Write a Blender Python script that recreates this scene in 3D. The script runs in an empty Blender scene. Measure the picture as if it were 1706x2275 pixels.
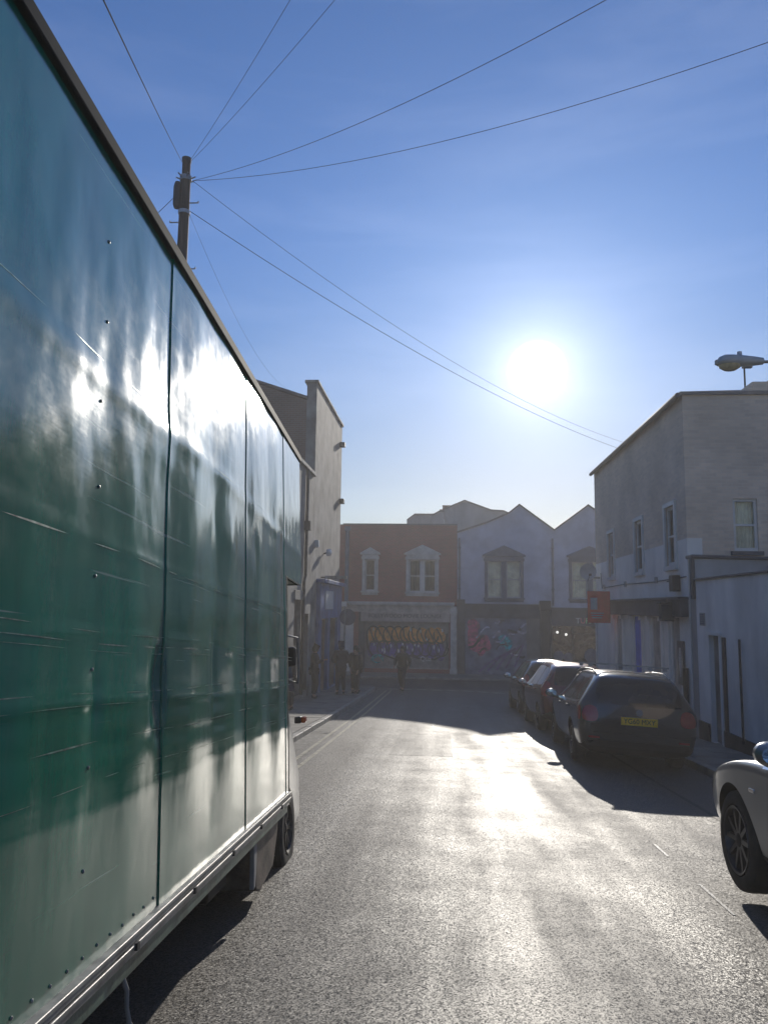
import bpy, bmesh, math, random
from mathutils import Vector, Matrix, noise
from mathutils.bvhtree import BVHTree
random.seed(7)
SC = bpy.context.scene
COL = SC.collection
R = math.radians

# ------------------------------------------------------------------ materials
def mat(name, col, rough=0.6, metal=0.0, var=0.12, nscale=3.0, bump=0.0, bscale=60.0, col2=None,
        spec=0.5, coat=0.0, stretch=(1, 1, 1), rvar=0.0, emit=None, estr=0.0):
    m = bpy.data.materials.new(name); m.use_nodes = True
    n, l = m.node_tree.nodes, m.node_tree.links
    p = n['Principled BSDF']
    p.inputs['Roughness'].default_value = rough
    p.inputs['Metallic'].default_value = metal
    p.inputs['Specular IOR Level'].default_value = spec
    p.inputs['Coat Weight'].default_value = coat
    p.inputs['Coat Roughness'].default_value = 0.05
    if emit:
        p.inputs['Emission Color'].default_value = (*emit, 1); p.inputs['Emission Strength'].default_value = estr
    tc = n.new('ShaderNodeTexCoord'); mp = n.new('ShaderNodeMapping'); mp.inputs['Scale'].default_value = stretch
    l.new(tc.outputs['Object'], mp.inputs['Vector'])
    nz = n.new('ShaderNodeTexNoise'); nz.inputs['Scale'].default_value = nscale; nz.inputs['Detail'].default_value = 6
    nz.inputs['Roughness'].default_value = 0.6
    l.new(mp.outputs['Vector'], nz.inputs['Vector'])
    rp = n.new('ShaderNodeValToRGB')
    c2 = col2 or tuple(max(0, c * (1 - 2.2 * var)) for c in col)
    c1 = col if col2 else tuple(min(1, c * (1 + var)) for c in col)
    rp.color_ramp.elements[0].position = 0.34; rp.color_ramp.elements[1].position = 0.66
    rp.color_ramp.elements[0].color = (*c2, 1); rp.color_ramp.elements[1].color = (*c1, 1)
    l.new(nz.outputs['Fac'], rp.inputs['Fac']); l.new(rp.outputs['Color'], p.inputs['Base Color'])
    if rvar:
        mr = n.new('ShaderNodeMapRange'); mr.inputs['To Min'].default_value = rough - rvar; mr.inputs['To Max'].default_value = rough + rvar
        mr.inputs['From Min'].default_value = .3; mr.inputs['From Max'].default_value = .7
        l.new(nz.outputs['Fac'], mr.inputs['Value']); l.new(mr.outputs['Result'], p.inputs['Roughness'])
    if bump:
        b = n.new('ShaderNodeTexNoise'); b.inputs['Scale'].default_value = bscale; b.inputs['Detail'].default_value = 4
        l.new(mp.outputs['Vector'], b.inputs['Vector'])
        bp = n.new('ShaderNodeBump'); bp.inputs['Strength'].default_value = bump; bp.inputs['Distance'].default_value = 0.01
        l.new(b.outputs['Fac'], bp.inputs['Height']); l.new(bp.outputs['Normal'], p.inputs['Normal'])
    return m

def brick_mat(name, c1, c2, mortar, scale=1.0, rough=.85):
    m = bpy.data.materials.new(name); m.use_nodes = True
    n, l = m.node_tree.nodes, m.node_tree.links
    p = n['Principled BSDF']; p.inputs['Roughness'].default_value = rough
    tc = n.new('ShaderNodeTexCoord'); sx = n.new('ShaderNodeSeparateXYZ'); cb = n.new('ShaderNodeCombineXYZ')
    ad = n.new('ShaderNodeMath'); ad.operation = 'ADD'
    l.new(tc.outputs['Object'], sx.inputs[0]); l.new(sx.outputs['X'], ad.inputs[0]); l.new(sx.outputs['Y'], ad.inputs[1])
    l.new(ad.outputs[0], cb.inputs['X']); l.new(sx.outputs['Z'], cb.inputs['Y'])
    b = n.new('ShaderNodeTexBrick'); b.inputs['Scale'].default_value = scale
    b.inputs['Brick Width'].default_value = .225; b.inputs['Row Height'].default_value = .075; b.inputs['Mortar Size'].default_value = .008
    b.inputs['Color1'].default_value = (*c1, 1); b.inputs['Color2'].default_value = (*c2, 1); b.inputs['Mortar'].default_value = (*mortar, 1)
    l.new(cb.outputs[0], b.inputs['Vector'])
    nz = n.new('ShaderNodeTexNoise'); nz.inputs['Scale'].default_value = .8; nz.inputs['Detail'].default_value = 5
    l.new(tc.outputs['Object'], nz.inputs['Vector'])
    mr = n.new('ShaderNodeMapRange'); mr.inputs['To Min'].default_value = .6; mr.inputs['To Max'].default_value = 1.35
    l.new(nz.outputs['Fac'], mr.inputs['Value'])
    mx = n.new('ShaderNodeMix'); mx.data_type = 'RGBA'; mx.blend_type = 'MULTIPLY'; mx.inputs[0].default_value = 1
    l.new(b.outputs['Color'], mx.inputs[6]); l.new(mr.outputs['Result'], mx.inputs[7]); l.new(mx.outputs[2], p.inputs['Base Color'])
    bp = n.new('ShaderNodeBump'); bp.inputs['Strength'].default_value = .5; bp.inputs['Distance'].default_value = .01
    l.new(b.outputs['Fac'], bp.inputs['Height']); bp.invert = True; l.new(bp.outputs['Normal'], p.inputs['Normal'])
    return m

def asphalt(name, base, lo=.3, hi=.62, bstr=1.0, scl=95):
    m = bpy.data.materials.new(name); m.use_nodes = True
    n, l = m.node_tree.nodes, m.node_tree.links
    p = n['Principled BSDF']; p.inputs['Specular IOR Level'].default_value = .42
    tc = n.new('ShaderNodeTexCoord')
    # worn wheel tracks and patches, stretched along the road
    mp = n.new('ShaderNodeMapping'); mp.inputs['Scale'].default_value = (1.5, .07, 1)
    l.new(tc.outputs['Object'], mp.inputs['Vector'])
    wear = n.new('ShaderNodeTexNoise'); wear.inputs['Scale'].default_value = 1.0; wear.inputs['Detail'].default_value = 4; wear.inputs['Roughness'].default_value = .55
    l.new(mp.outputs['Vector'], wear.inputs['Vector'])
    patch = n.new('ShaderNodeTexNoise'); patch.inputs['Scale'].default_value = 1.6; patch.inputs['Detail'].default_value = 7; patch.inputs['Roughness'].default_value = .65
    l.new(tc.outputs['Object'], patch.inputs['Vector'])
    addn = n.new('ShaderNodeMath'); addn.operation = 'ADD'; l.new(wear.outputs['Fac'], addn.inputs[0])
    mul = n.new('ShaderNodeMath'); mul.operation = 'MULTIPLY_ADD'; mul.inputs[1].default_value = .5; mul.inputs[2].default_value = -.25
    l.new(patch.outputs['Fac'], mul.inputs[0]); l.new(mul.outputs[0], addn.inputs[1])
    mr = n.new('ShaderNodeMapRange'); mr.inputs['From Min'].default_value = .32; mr.inputs['From Max'].default_value = .68
    mr.inputs['To Min'].default_value = lo; mr.inputs['To Max'].default_value = hi
    l.new(addn.outputs[0], mr.inputs['Value']); l.new(mr.outputs['Result'], p.inputs['Roughness'])
    # stones
    v = n.new('ShaderNodeTexVoronoi'); v.inputs['Scale'].default_value = scl; l.new(tc.outputs['Object'], v.inputs['Vector'])
    big = n.new('ShaderNodeTexNoise'); big.inputs['Scale'].default_value = 3; big.inputs['Detail'].default_value = 3
    l.new(tc.outputs['Object'], big.inputs['Vector'])
    b3 = n.new('ShaderNodeBump'); b3.inputs['Strength'].default_value = .12; b3.inputs['Distance'].default_value = .02
    l.new(big.outputs['Fac'], b3.inputs['Height'])
    # every stone lies at its own small tilt, so some glint and some do not
    sub = n.new('ShaderNodeVectorMath'); sub.operation = 'SUBTRACT'; sub.inputs[1].default_value = (.5, .5, .5); l.new(v.outputs['Color'], sub.inputs[0])
    scv = n.new('ShaderNodeVectorMath'); scv.operation = 'MULTIPLY'; scv.inputs[1].default_value = (bstr * .55, bstr * .55, 0); l.new(sub.outputs[0], scv.inputs[0])
    vf = n.new('ShaderNodeTexVoronoi'); vf.inputs['Scale'].default_value = scl * 2.0; l.new(tc.outputs['Object'], vf.inputs['Vector'])
    sub2 = n.new('ShaderNodeVectorMath'); sub2.operation = 'SUBTRACT'; sub2.inputs[1].default_value = (.5, .5, .5); l.new(vf.outputs['Color'], sub2.inputs[0])
    scv2 = n.new('ShaderNodeVectorMath'); scv2.operation = 'MULTIPLY'; scv2.inputs[1].default_value = (bstr * .6, bstr * .6, 0); l.new(sub2.outputs[0], scv2.inputs[0])
    s12 = n.new('ShaderNodeVectorMath'); l.new(scv.outputs[0], s12.inputs[0]); l.new(scv2.outputs[0], s12.inputs[1])
    s13 = n.new('ShaderNodeVectorMath'); l.new(s12.outputs[0], s13.inputs[0]); l.new(b3.outputs['Normal'], s13.inputs[1])
    nn = n.new('ShaderNodeVectorMath'); nn.operation = 'NORMALIZE'; l.new(s13.outputs[0], nn.inputs[0])
    l.new(nn.outputs[0], p.inputs['Normal'])
    rp = n.new('ShaderNodeValToRGB'); rp.color_ramp.elements[0].color = (*[c * .45 for c in base], 1); rp.color_ramp.elements[1].color = (*[c * 1.7 for c in base], 1)
    l.new(v.outputs['Color'], rp.inputs['Fac'])
    mx = n.new('ShaderNodeMix'); mx.data_type = 'RGBA'; mx.blend_type = 'MULTIPLY'; mx.inputs[0].default_value = 1
    mr2 = n.new('ShaderNodeMapRange'); mr2.inputs['To Min'].default_value = .2; mr2.inputs['To Max'].default_value = 1.8
    l.new(addn.outputs[0], mr2.inputs['Value']); l.new(rp.outputs['Color'], mx.inputs[6]); l.new(mr2.outputs['Result'], mx.inputs[7])
    l.new(mx.outputs[2], p.inputs['Base Color'])
    return m

def glass_mat(name, tint=(.9, .95, .95), refl=.12):
    m = bpy.data.materials.new(name); m.use_nodes = True
    n, l = m.node_tree.nodes, m.node_tree.links
    n.remove(n['Principled BSDF']); o = n['Material Output']
    t = n.new('ShaderNodeBsdfTransparent'); t.inputs['Color'].default_value = (*tint, 1)
    g = n.new('ShaderNodeBsdfGlossy'); g.inputs['Roughness'].default_value = .03
    f = n.new('ShaderNodeLayerWeight'); f.inputs['Blend'].default_value = refl + .1
    mx = n.new('ShaderNodeMixShader'); l.new(f.outputs['Fresnel'], mx.inputs[0]); l.new(t.outputs[0], mx.inputs[1]); l.new(g.outputs[0], mx.inputs[2])
    l.new(mx.outputs[0], o.inputs['Surface'])
    return m

def truck_paint(name):
    m = bpy.data.materials.new(name); m.use_nodes = True
    n, l = m.node_tree.nodes, m.node_tree.links
    p = n['Principled BSDF']; tc = n.new('ShaderNodeTexCoord')
    def nz(scale, st, det=5, rough=.6):
        mp = n.new('ShaderNodeMapping'); mp.inputs['Scale'].default_value = st; l.new(tc.outputs['Object'], mp.inputs['Vector'])
        t = n.new('ShaderNodeTexNoise'); t.inputs['Scale'].default_value = scale; t.inputs['Detail'].default_value = det; t.inputs['Roughness'].default_value = rough
        l.new(mp.outputs['Vector'], t.inputs['Vector']); return t
    a = nz(1.3, (1, 1.6, .6), 7, .62)
    rp = n.new('ShaderNodeValToRGB')
    rp.color_ramp.elements[0].position = .3; rp.color_ramp.elements[0].color = (.002, .12, .074, 1)
    rp.color_ramp.elements[1].position = .72; rp.color_ramp.elements[1].color = (.008, .25, .15, 1)
    l.new(a.outputs['Fac'], rp.inputs['Fac'])
    d = nz(2.2, (1, 6, .35), 8, .7)          # run-down dirt streaks
    rd = n.new('ShaderNodeValToRGB'); rd.color_ramp.elements[0].position = .52; rd.color_ramp.elements[1].position = .78
    rd.color_ramp.elements[0].color = (0, 0, 0, 1); rd.color_ramp.elements[1].color = (.3, .3, .3, 1)
    l.new(d.outputs['Fac'], rd.inputs['Fac'])
    mx = n.new('ShaderNodeMix'); mx.data_type = 'RGBA'; l.new(rd.outputs['Color'], mx.inputs[0])
    l.new(rp.outputs['Color'], mx.inputs[6]); mx.inputs[7].default_value = (.10, .19, .15, 1)
    l.new(mx.outputs[2], p.inputs['Base Color'])
    q = nz(1, (1, .55, 34), 3, .6); rq = n.new('ShaderNodeValToRGB'); rq.color_ramp.elements[0].position = .66; rq.color_ramp.elements[1].position = .70
    l.new(q.outputs['Fac'], rq.inputs['Fac']); mx2 = n.new('ShaderNodeMix'); mx2.data_type = 'RGBA'; gq = n.new('ShaderNodeMath'); gq.operation = 'MULTIPLY'; gq.inputs[1].default_value = .55
    l.new(rq.outputs['Color'], gq.inputs[0]); l.new(gq.outputs[0], mx2.inputs[0]); l.new(mx.outputs[2], mx2.inputs[6]); mx2.inputs[7].default_value = (.42, .48, .44, 1); l.new(mx2.outputs[2], p.inputs['Base Color'])
    r = nz(3.2, (1, 1.2, 1.6), 9, .72)
    mr = n.new('ShaderNodeMapRange'); mr.inputs['From Min'].default_value = .3; mr.inputs['From Max'].default_value = .72
    mr.inputs['To Min'].default_value = .08; mr.inputs['To Max'].default_value = .22
    l.new(r.outputs['Fac'], mr.inputs['Value']); l.new(mr.outputs['Result'], p.inputs['Roughness'])
    s = nz(1, (1, 60, 5), 6, .7); s2 = nz(2.2, (1, 1.4, .7), 3, .5); sc = nz(1, (1, 5, 55), 5, .8)
    b0 = n.new('ShaderNodeBump'); b0.inputs['Strength'].default_value = .18; b0.inputs['Distance'].default_value = .02
    l.new(s2.outputs['Fac'], b0.inputs['Height'])
    b1 = n.new('ShaderNodeBump'); b1.inputs['Strength'].default_value = .05; b1.inputs['Distance'].default_value = .0012
    l.new(s.outputs['Fac'], b1.inputs['Height']); l.new(b0.outputs['Normal'], b1.inputs['Normal'])
    b2 = n.new('ShaderNodeBump'); b2.inputs['Strength'].default_value = .25; b2.inputs['Distance'].default_value = .001
    l.new(sc.outputs['Fac'], b2.inputs['Height']); l.new(b1.outputs['Normal'], b2.inputs['Normal'])
    l.new(b2.outputs['Normal'], p.inputs['Normal'])
    p.inputs['Specular IOR Level'].default_value = .85; p.inputs['Coat Weight'].default_value = .8; p.inputs['Coat Roughness'].default_value = .11; l.new(b2.outputs['Normal'], p.inputs['Coat Normal'])
    return m

M = {}
M['road'] = asphalt('asphalt', (.098, .089, .078), .46, .70, .70, 112)
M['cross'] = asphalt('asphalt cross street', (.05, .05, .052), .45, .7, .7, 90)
M['pave'] = mat('paving slabs', (.22, .21, .19), .75, bump=.4, bscale=30, var=.2, nscale=1.5)
M['kerb'] = mat('granite kerb', (.28, .27, .25), .6, bump=.4, bscale=40, var=.2)
M['gutter'] = mat('gutter setts', (.11, .105, .095), .6, bump=.9, bscale=14, var=.4, nscale=7)
M['ground'] = mat('ground', (.08, .08, .075), .9, bump=.3, bscale=10)
M['yellow'] = mat('worn yellow paint', (.34, .31, .22), .6, var=.3, nscale=9, bump=.5, bscale=90)
M['whiteline'] = mat('worn white paint', (.45, .44, .42), .5, var=.35, nscale=9, bump=.5, bscale=90)
M['patch'] = asphalt('asphalt patch', (.050, .047, .044), .52, .72, .5, 120)
M['ironm'] = mat('cast iron', (.05, .048, .045), .45, metal=.6, bump=1, bscale=40)
M['tar'] = mat('tar seam', (.03, .03, .03), .75, bump=.3)
M['render_grey'] = mat('rough grey render', (.27, .25, .23), .85, bump=.9, bscale=14, var=.28, nscale=1.1)
M['render_pale'] = mat('pale grey render', (.36, .36, .36), .85, bump=.5, bscale=22, var=.15, nscale=1.2, stretch=(1, 1, .5))
M['coping'] = mat('stone coping', (.34, .32, .29), .8, bump=.4, var=.25)
M['brown'] = brick_mat('brown brick', (.20, .12, .09), (.15, .09, .07), (.22, .19, .17))
M['redbrick'] = brick_mat('red brick', (.31, .085, .075), (.22, .07, .06), (.26, .17, .15))
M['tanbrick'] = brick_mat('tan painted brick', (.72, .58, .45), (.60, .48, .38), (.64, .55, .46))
M['bluegrey'] = mat('blue grey painted render', (.46, .49, .59), .8, bump=.4, bscale=22, var=.1, nscale=1.2)
M['white'] = mat('white masonry paint', (.88, .84, .78), .75, bump=.35, bscale=24, var=.1, nscale=1.1, stretch=(1, 1, .5))
M['yardwhite'] = mat('yard wall white paint', (.86, .82, .78), .75, bump=.35, bscale=24, var=.12, nscale=.9, stretch=(1, 1, .5))
M['stone'] = mat('painted stone surround', (.55, .55, .53), .7, bump=.2, var=.12)
M['stonedark'] = mat('dark painted surround', (.12, .13, .18), .6, bump=.2, var=.15)
M['dark'] = mat('black painted trim', (.025, .027, .033), .5, var=.3)
M['darkgrey'] = mat('dark grey fascia', (.06, .065, .085), .5, var=.2)
M['cream'] = mat('cream shop fascia', (.42, .38, .34), .6, var=.15)
M['signboard'] = mat('dull sign board', (.42, .37, .34), .6, var=.12)
M['letter'] = mat('maroon lettering', (.02, .008, .012), .5)
M['blue'] = mat('blue painted shopfront', (.05, .13, .34), .5, var=.2, nscale=2)
M['bluedoor'] = mat('blue door', (.06, .16, .75), .45, var=.15)
M['pink'] = mat('pink mural paint', (.55, .12, .2), .6, var=.4, nscale=6, col2=(.12, .05, .16))
M['frame'] = mat('white window frame', (.62, .63, .62), .45, var=.06)
M['curtain'] = mat('pale blind', (.80, .78, .64), .9, var=.15, nscale=2)
M['roomdark'] = mat('dim room', (.06, .055, .06), .9, var=.3)  # dark colour stands in for the shade of an unlit room
M['curtred'] = mat('dull curtain', (.22, .15, .12), .9, var=.3, nscale=5, stretch=(9, 9, 1))
M['glass'] = glass_mat('window glass')
M['slate'] = mat('slate roof', (.09, .09, .105), .6, bump=.5, bscale=12, var=.25)
M['terra'] = mat('terracotta pot', (.22, .11, .07), .8)
M['lead'] = mat('lead flashing', (.12, .12, .13), .5)
M['shutter'] = mat('shutter steel', (.40, .38, .37), .5, metal=.2, var=.15, bump=.1)
M['orange'] = mat('orange spray paint', (.85, .36, .06), .5, var=.25, nscale=6)
M['purple'] = mat('purple spray paint', (.17, .12, .36), .5, var=.3, nscale=6)
M['black'] = mat('black spray paint', (.012, .012, .018), .5)
M['whitep'] = mat('white spray paint', (.8, .8, .8), .5)
M['teal'] = mat('teal spray paint', (.02, .48, .52), .5, var=.4, nscale=7)
M['mural'] = mat('mural base', (.26, .28, .36), .6, var=.3, nscale=2.5, col2=(.08, .09, .15))
M['muralred'] = mat('mural rose', (.62, .12, .22), .6, var=.4, nscale=5)
M['murallt'] = mat('mural pale', (.62, .62, .74), .6, var=.3, nscale=6)
M['lilac'] = mat('mural violet', (.15, .10, .26), .6, var=.3, nscale=6)
M['pipeblue'] = mat('blue downpipe', (.05, .11, .2), .4)
M['wood'] = mat('creosoted wood pole', (.07, .052, .042), .7, bump=.6, bscale=30, var=.3, stretch=(6, 6, .5))
M['steel'] = mat('galvanised steel', (.35, .36, .37), .45, metal=.7, var=.2, bump=.1)
M['alu'] = mat('scuffed aluminium rail', (.34, .34, .33), .5, metal=.5, var=.25, nscale=8, bump=.15, rvar=.1)
M['alutrim'] = mat('dark roof capping', (.022, .024, .024), .75, spec=.15, var=.2)
M['cable'] = mat('black cable', (.06, .065, .08), .95, spec=.05)
M['truckgreen'] = truck_paint('dented green panel paint')
M['scrape_glint'] = mat('scraped paint and crease glint', (.30, .40, .34), .3, metal=.4, var=.3, nscale=30)  # pale tone for scrapes, with the highlight on the creases painted in
M['skirtgreen'] = mat('dirty green skirt rail', (.10, .16, .12), .45, var=.25, nscale=6, bump=.2)
M['cab'] = mat('dirty white cab paint', (.32, .33, .32), .35, coat=.4, var=.15)
M['rubber'] = mat('tyre rubber', (.022, .021, .021), .75, var=.25, nscale=10, bump=.2)
M['rimdark'] = mat('dull wheel rim', (.10, .095, .09), .45, metal=.6, var=.3, nscale=9)
M['rimalloy'] = mat('alloy wheel', (.07, .072, .078), .35, metal=.8)
M['plastic'] = mat('black plastic', (.02, .02, .022), .45)
M['chassis'] = mat('chassis black', (.018, .017, .016), .7, var=.3)
M['rust'] = mat('brown tank cover', (.15, .115, .09), .6, var=.3, nscale=5, bump=.3)
M['amber'] = mat('amber lens', (.75, .13, .012), .25, coat=.6)
M['mirror'] = mat('mirror glass', (.6, .6, .6), .04, metal=1.0, var=0.02)
M['silver'] = mat('silver car paint', (.21, .23, .25), .3, metal=.7, coat=.6, var=.03)
M['carblue'] = mat('dark blue grey car paint', (.028, .034, .042), .25, metal=.4, coat=1, var=.04)
M['carred'] = mat('dark red car paint', (.16, .012, .015), .25, metal=.3, coat=1, var=.04)
M['carblack'] = mat('black car paint', (.012, .014, .018), .25, metal=.2, coat=1, var=.04)
M['carglass'] = mat('tinted car glass', (.012, .014, .018), .08, spec=.5, var=.1)
M['carglassg'] = mat('green tinted glass', (.05, .22, .14), .08, spec=.9, var=.1)
M['taillight'] = mat('red tail lamp', (.42, .015, .02), .2, coat=.8)
M['lampclear'] = mat('clear lamp', (.6, .62, .65), .12, coat=.8)
M['chrome'] = mat('chrome', (.75, .75, .77), .12, metal=1, var=.02)
M['plateyel'] = mat('yellow number plate', (.95, .58, .03), .4, var=.05)
M['redboard'] = mat('red sign board', (.65, .04, .035), .5, var=.1)
M['boardpanel'] = mat('pale board panel', (.38, .42, .48), .5, var=.1)
M['lampbody'] = mat('grey lantern casing', (.42, .46, .48), .5, var=.1)
M['lens'] = mat('yellowed lantern bowl', (.55, .48, .28), .15, coat=.5, var=.2, nscale=12)
M['skin'] = mat('skin', (.38, .23, .17), .55, var=.08)
M['navy'] = mat('navy cloth', (.018, .022, .05), .85, var=.25, nscale=12, bump=.3)
M['blackcloth'] = mat('black cloth', (.014, .014, .017), .6, var=.25, nscale=12, bump=.3)
M['browncloth'] = mat('brown cloth', (.03, .022, .024), .85, var=.25, nscale=12, bump=.3)
M['denim'] = mat('dark denim', (.014, .02, .04), .85, var=.25, nscale=12)
M['hair'] = mat('dark hair', (.03, .02, .015), .6)
M['hairfair'] = mat('fair hair', (.30, .22, .12), .6)
M['strap'] = mat('grey webbing strap', (.35, .34, .32), .8)
M['posterd'] = mat('dark poster', (.04, .045, .06), .3, coat=.4)
M['posterl'] = mat('poster figure', (.4, .42, .45), .4)

# ------------------------------------------------------------------ mesh tools
class MB:
    def __init__(s): s.v = []; s.f = []; s.m = []
    def face(s, pts, mi=0):
        i = len(s.v); s.v += [tuple(p) for p in pts]; s.f.append(tuple(range(i, i + len(pts)))); s.m.append(mi); return s
    def box(s, a, b, mi=0, bev=0):
        x0, y0, z0 = [min(p, q) for p, q in zip(a, b)]; x1, y1, z1 = [max(p, q) for p, q in zip(a, b)]
        i = len(s.v)
        s.v += [(x0, y0, z0), (x1, y0, z0), (x1, y1, z0), (x0, y1, z0), (x0, y0, z1), (x1, y0, z1), (x1, y1, z1), (x0, y1, z1)]
        for q in ((0, 3, 2, 1), (4, 5, 6, 7), (0, 1, 5, 4), (1, 2, 6, 5), (2, 3, 7, 6), (3, 0, 4, 7)):
            s.f.append(tuple(i + k for k in q)); s.m.append(mi)
        return s
    def prism(s, poly, d, mi=0):            # poly: list of 3D points, d: extrusion vector
        i = len(s.v); n = len(poly); d = Vector(d)
        s.v += [tuple(p) for p in poly] + [tuple(Vector(p) + d) for p in poly]
        s.f.append(tuple(i + k for k in range(n))); s.f.append(tuple(i + n + k for k in reversed(range(n)))); s.m += [mi, mi]
        for k in range(n):
            s.f.append((i + k, i + n + k, i + n + (k + 1) % n, i + (k + 1) % n)); s.m.append(mi)
        return s
    def tube(s, pts, r, n=8, mi=0, cap=True):
        pts = [Vector(p) for p in pts]; rs = r if isinstance(r, (list, tuple)) else [r] * len(pts)
        base = len(s.v); u = None
        for k, p in enumerate(pts):
            t = (pts[min(k + 1, len(pts) - 1)] - pts[max(k - 1, 0)]).normalized()
            if u is None: u = t.orthogonal().normalized()
            u = (u - t * u.dot(t)).normalized(); w = t.cross(u)
            for j in range(n):
                a = 2 * math.pi * j / n; s.v.append(tuple(p + (u * math.cos(a) + w * math.sin(a)) * rs[k]))
        for k in range(len(pts) - 1):
            for j in range(n):
                a, b = base + k * n + j, base + k * n + (j + 1) % n
                s.f.append((a, b, b + n, a + n)); s.m.append(mi)
        if cap:
            s.f.append(tuple(base + j for j in reversed(range(n)))); s.f.append(tuple(base + (len(pts) - 1) * n + j for j in range(n))); s.m += [mi, mi]
        return s
    def lathe(s, prof, c, axis='x', n=32, mi=0):   # prof: (axial, radius)
        base = len(s.v)
        for (a, r) in prof:
            for j in range(n):
                t = 2 * math.pi * j / n; p, q = r * math.cos(t), r * math.sin(t)
                s.v.append({'x': (c[0] + a, c[1] + p, c[2] + q), 'y': (c[0] + p, c[1] + a, c[2] + q), 'z': (c[0] + p, c[1] + q, c[2] + a)}[axis])
        for k in range(len(prof) - 1):
            for j in range(n):
                a, b = base + k * n + j, base + k * n + (j + 1) % n
                s.f.append((a, a + n, b + n, b)); s.m.append(mi)
        return s
    def build(s, name, mats, parent=None, smooth=False, bevel=0.0, seg=2, recalc=True):
        me = bpy.data.meshes.new(name); me.from_pydata(s.v, [], s.f)
        for m in (mats if isinstance(mats, (list, tuple)) else [mats]): me.materials.append(m)
        for p, mi in zip(me.polygons, s.m): p.material_index = mi; p.use_smooth = smooth
        if recalc or bevel:
            bm = bmesh.new(); bm.from_mesh(me)
            bmesh.ops.remove_doubles(bm, verts=bm.verts, dist=1e-5)
            bmesh.ops.recalc_face_normals(bm, faces=bm.faces)
            if bevel:
                es = [e for e in bm.edges if len(e.link_faces) == 2 and e.calc_face_angle(0) > .5]
                bmesh.ops.bevel(bm, geom=es, offset=bevel, segments=seg, affect='EDGES', profile=.5, clamp_overlap=True)
            bm.to_mesh(me); bm.free()
        o = bpy.data.objects.new(name, me); COL.objects.link(o)
        if smooth: sharpen(o)
        if parent: o.parent = parent
        return o

def sharpen(o, ang=35):
    me = o.data
    bm = bmesh.new(); bm.from_mesh(me)
    for e in bm.edges:
        if len(e.link_faces) == 2 and e.calc_face_angle(0) > R(ang): e.smooth = False
    for f in bm.faces: f.smooth = True
    bm.to_mesh(me); bm.free()

def empty(name, loc=(0, 0, 0), rz=0.0, mtx=None):
    o = bpy.data.objects.new(name, None); COL.objects.link(o); o.empty_display_size = .2
    if mtx is not None: o.matrix_world = mtx
    else: o.location = loc; o.rotation_euler = (0, 0, rz)
    return o
def tag(o, label, cat, group=None):
    o['label'] = label; o['category'] = cat
    if group: o['group'] = group
    return o
def struct(o): o['kind'] = 'structure'; return o
def text_mesh(name, body, size, loc, rot, material, parent=None, extrude=.004, xs=1.0, align='CENTER', spacing=1.0):
    cu = bpy.data.curves.new(name, 'FONT'); cu.body = body; cu.size = size; cu.extrude = extrude; cu.align_x = align; cu.align_y = 'CENTER'
    cu.space_character = spacing; cu.resolution_u = 3
    t = bpy.data.objects.new('tmp', cu); COL.objects.link(t)
    me = bpy.data.meshes.new_from_object(t.evaluated_get(bpy.context.evaluated_depsgraph_get()))
    bpy.data.objects.remove(t); bpy.data.curves.remove(cu)
    me.materials.clear(); me.materials.append(material)
    o = bpy.data.objects.new(name, me); COL.objects.link(o); o.parent = parent
    o.location = loc; o.rotation_euler = rot; o.scale = (xs, 1, 1)
    return o

# ------------------------------------------------------------------ levels
GY = [-60, 0, 12, 20, 30, 38, 43, 120]; GZ = [3.8, 0, -.76, -1.2, -1.66, -2.0, -2.12, -3.2]
def gz(y):
    for a, b, p, q in zip(GY, GY[1:], GZ, GZ[1:]):
        if y <= b: return p + (q - p) * (y - a) / (b - a)
    return GZ[-1]
KL, KR, WL, WR = -2.78, 3.98, -4.6, 5.3
JY = 33.2                                              # mouth of the junction
def gx(x, y):                                          # crossfall towards both kerbs
    z = gz(y)
    if y < JY + 1: z -= .03 * max(0, x - 1.2) + .02 * max(0, -x - 1.0)
    return z
def strip(name, x0, x1, y0, y1, dz, material, nx=2, ny=None, fz=gx, curb=0, wob=0):
    b = MB(); ny = ny or max(2, int((y1 - y0) / 1.0))
    P = [[None] * (nx + 1) for _ in range(ny + 1)]
    for j in range(ny + 1):
        y = y0 + (y1 - y0) * j / ny
        for i in range(nx + 1):
            x = x0 + (x1 - x0) * i / nx
            P[j][i] = (x, y, fz(x, y) + dz)
    for j in range(ny):
        for i in range(nx): b.face([P[j][i], P[j][i + 1], P[j + 1][i + 1], P[j + 1][i]])
    return b.build(name, material)
def flat(x, y): return gz(y)
g = MB()
ys = [-60, -30, 0, 12, 20, 30, 38, 43, 80, 120, 400]
for a, b in zip(ys, ys[1:]):
    g.face([(-300, a, gz(a) - .3), (300, a, gz(a) - .3), (300, b, gz(b) - .3), (-300, b, gz(b) - .3)])
struct(g.build('ground', M['ground']))
struct(strip('road', KL, KR, -14, JY, 0, M['road'], 24, 90))
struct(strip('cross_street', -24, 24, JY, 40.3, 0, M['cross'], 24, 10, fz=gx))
def kerb(name, x0, x1, y0, y1):
    b = MB(); n = int((y1 - y0) / .9)
    for k in range(n):
        a, c = y0 + (y1 - y0) * k / n, y0 + (y1 - y0) * (k + 1) / n - .012
        za, zc = gx(x0, a), gx(x0, c); h = .115 + random.uniform(-.006, .006)
        b.prism([(x0, a, za - .2), (x1, a, za - .2), (x1, a, za + h), (x0, a, za + h)], (0, c - a, zc - za))
    return struct(b.build(name, M['kerb'], bevel=.012))
kerb('kerb', KL - .14, KL, -8, 31.9); kerb('kerb', KR, KR + .14, -8, 31.9)
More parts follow.
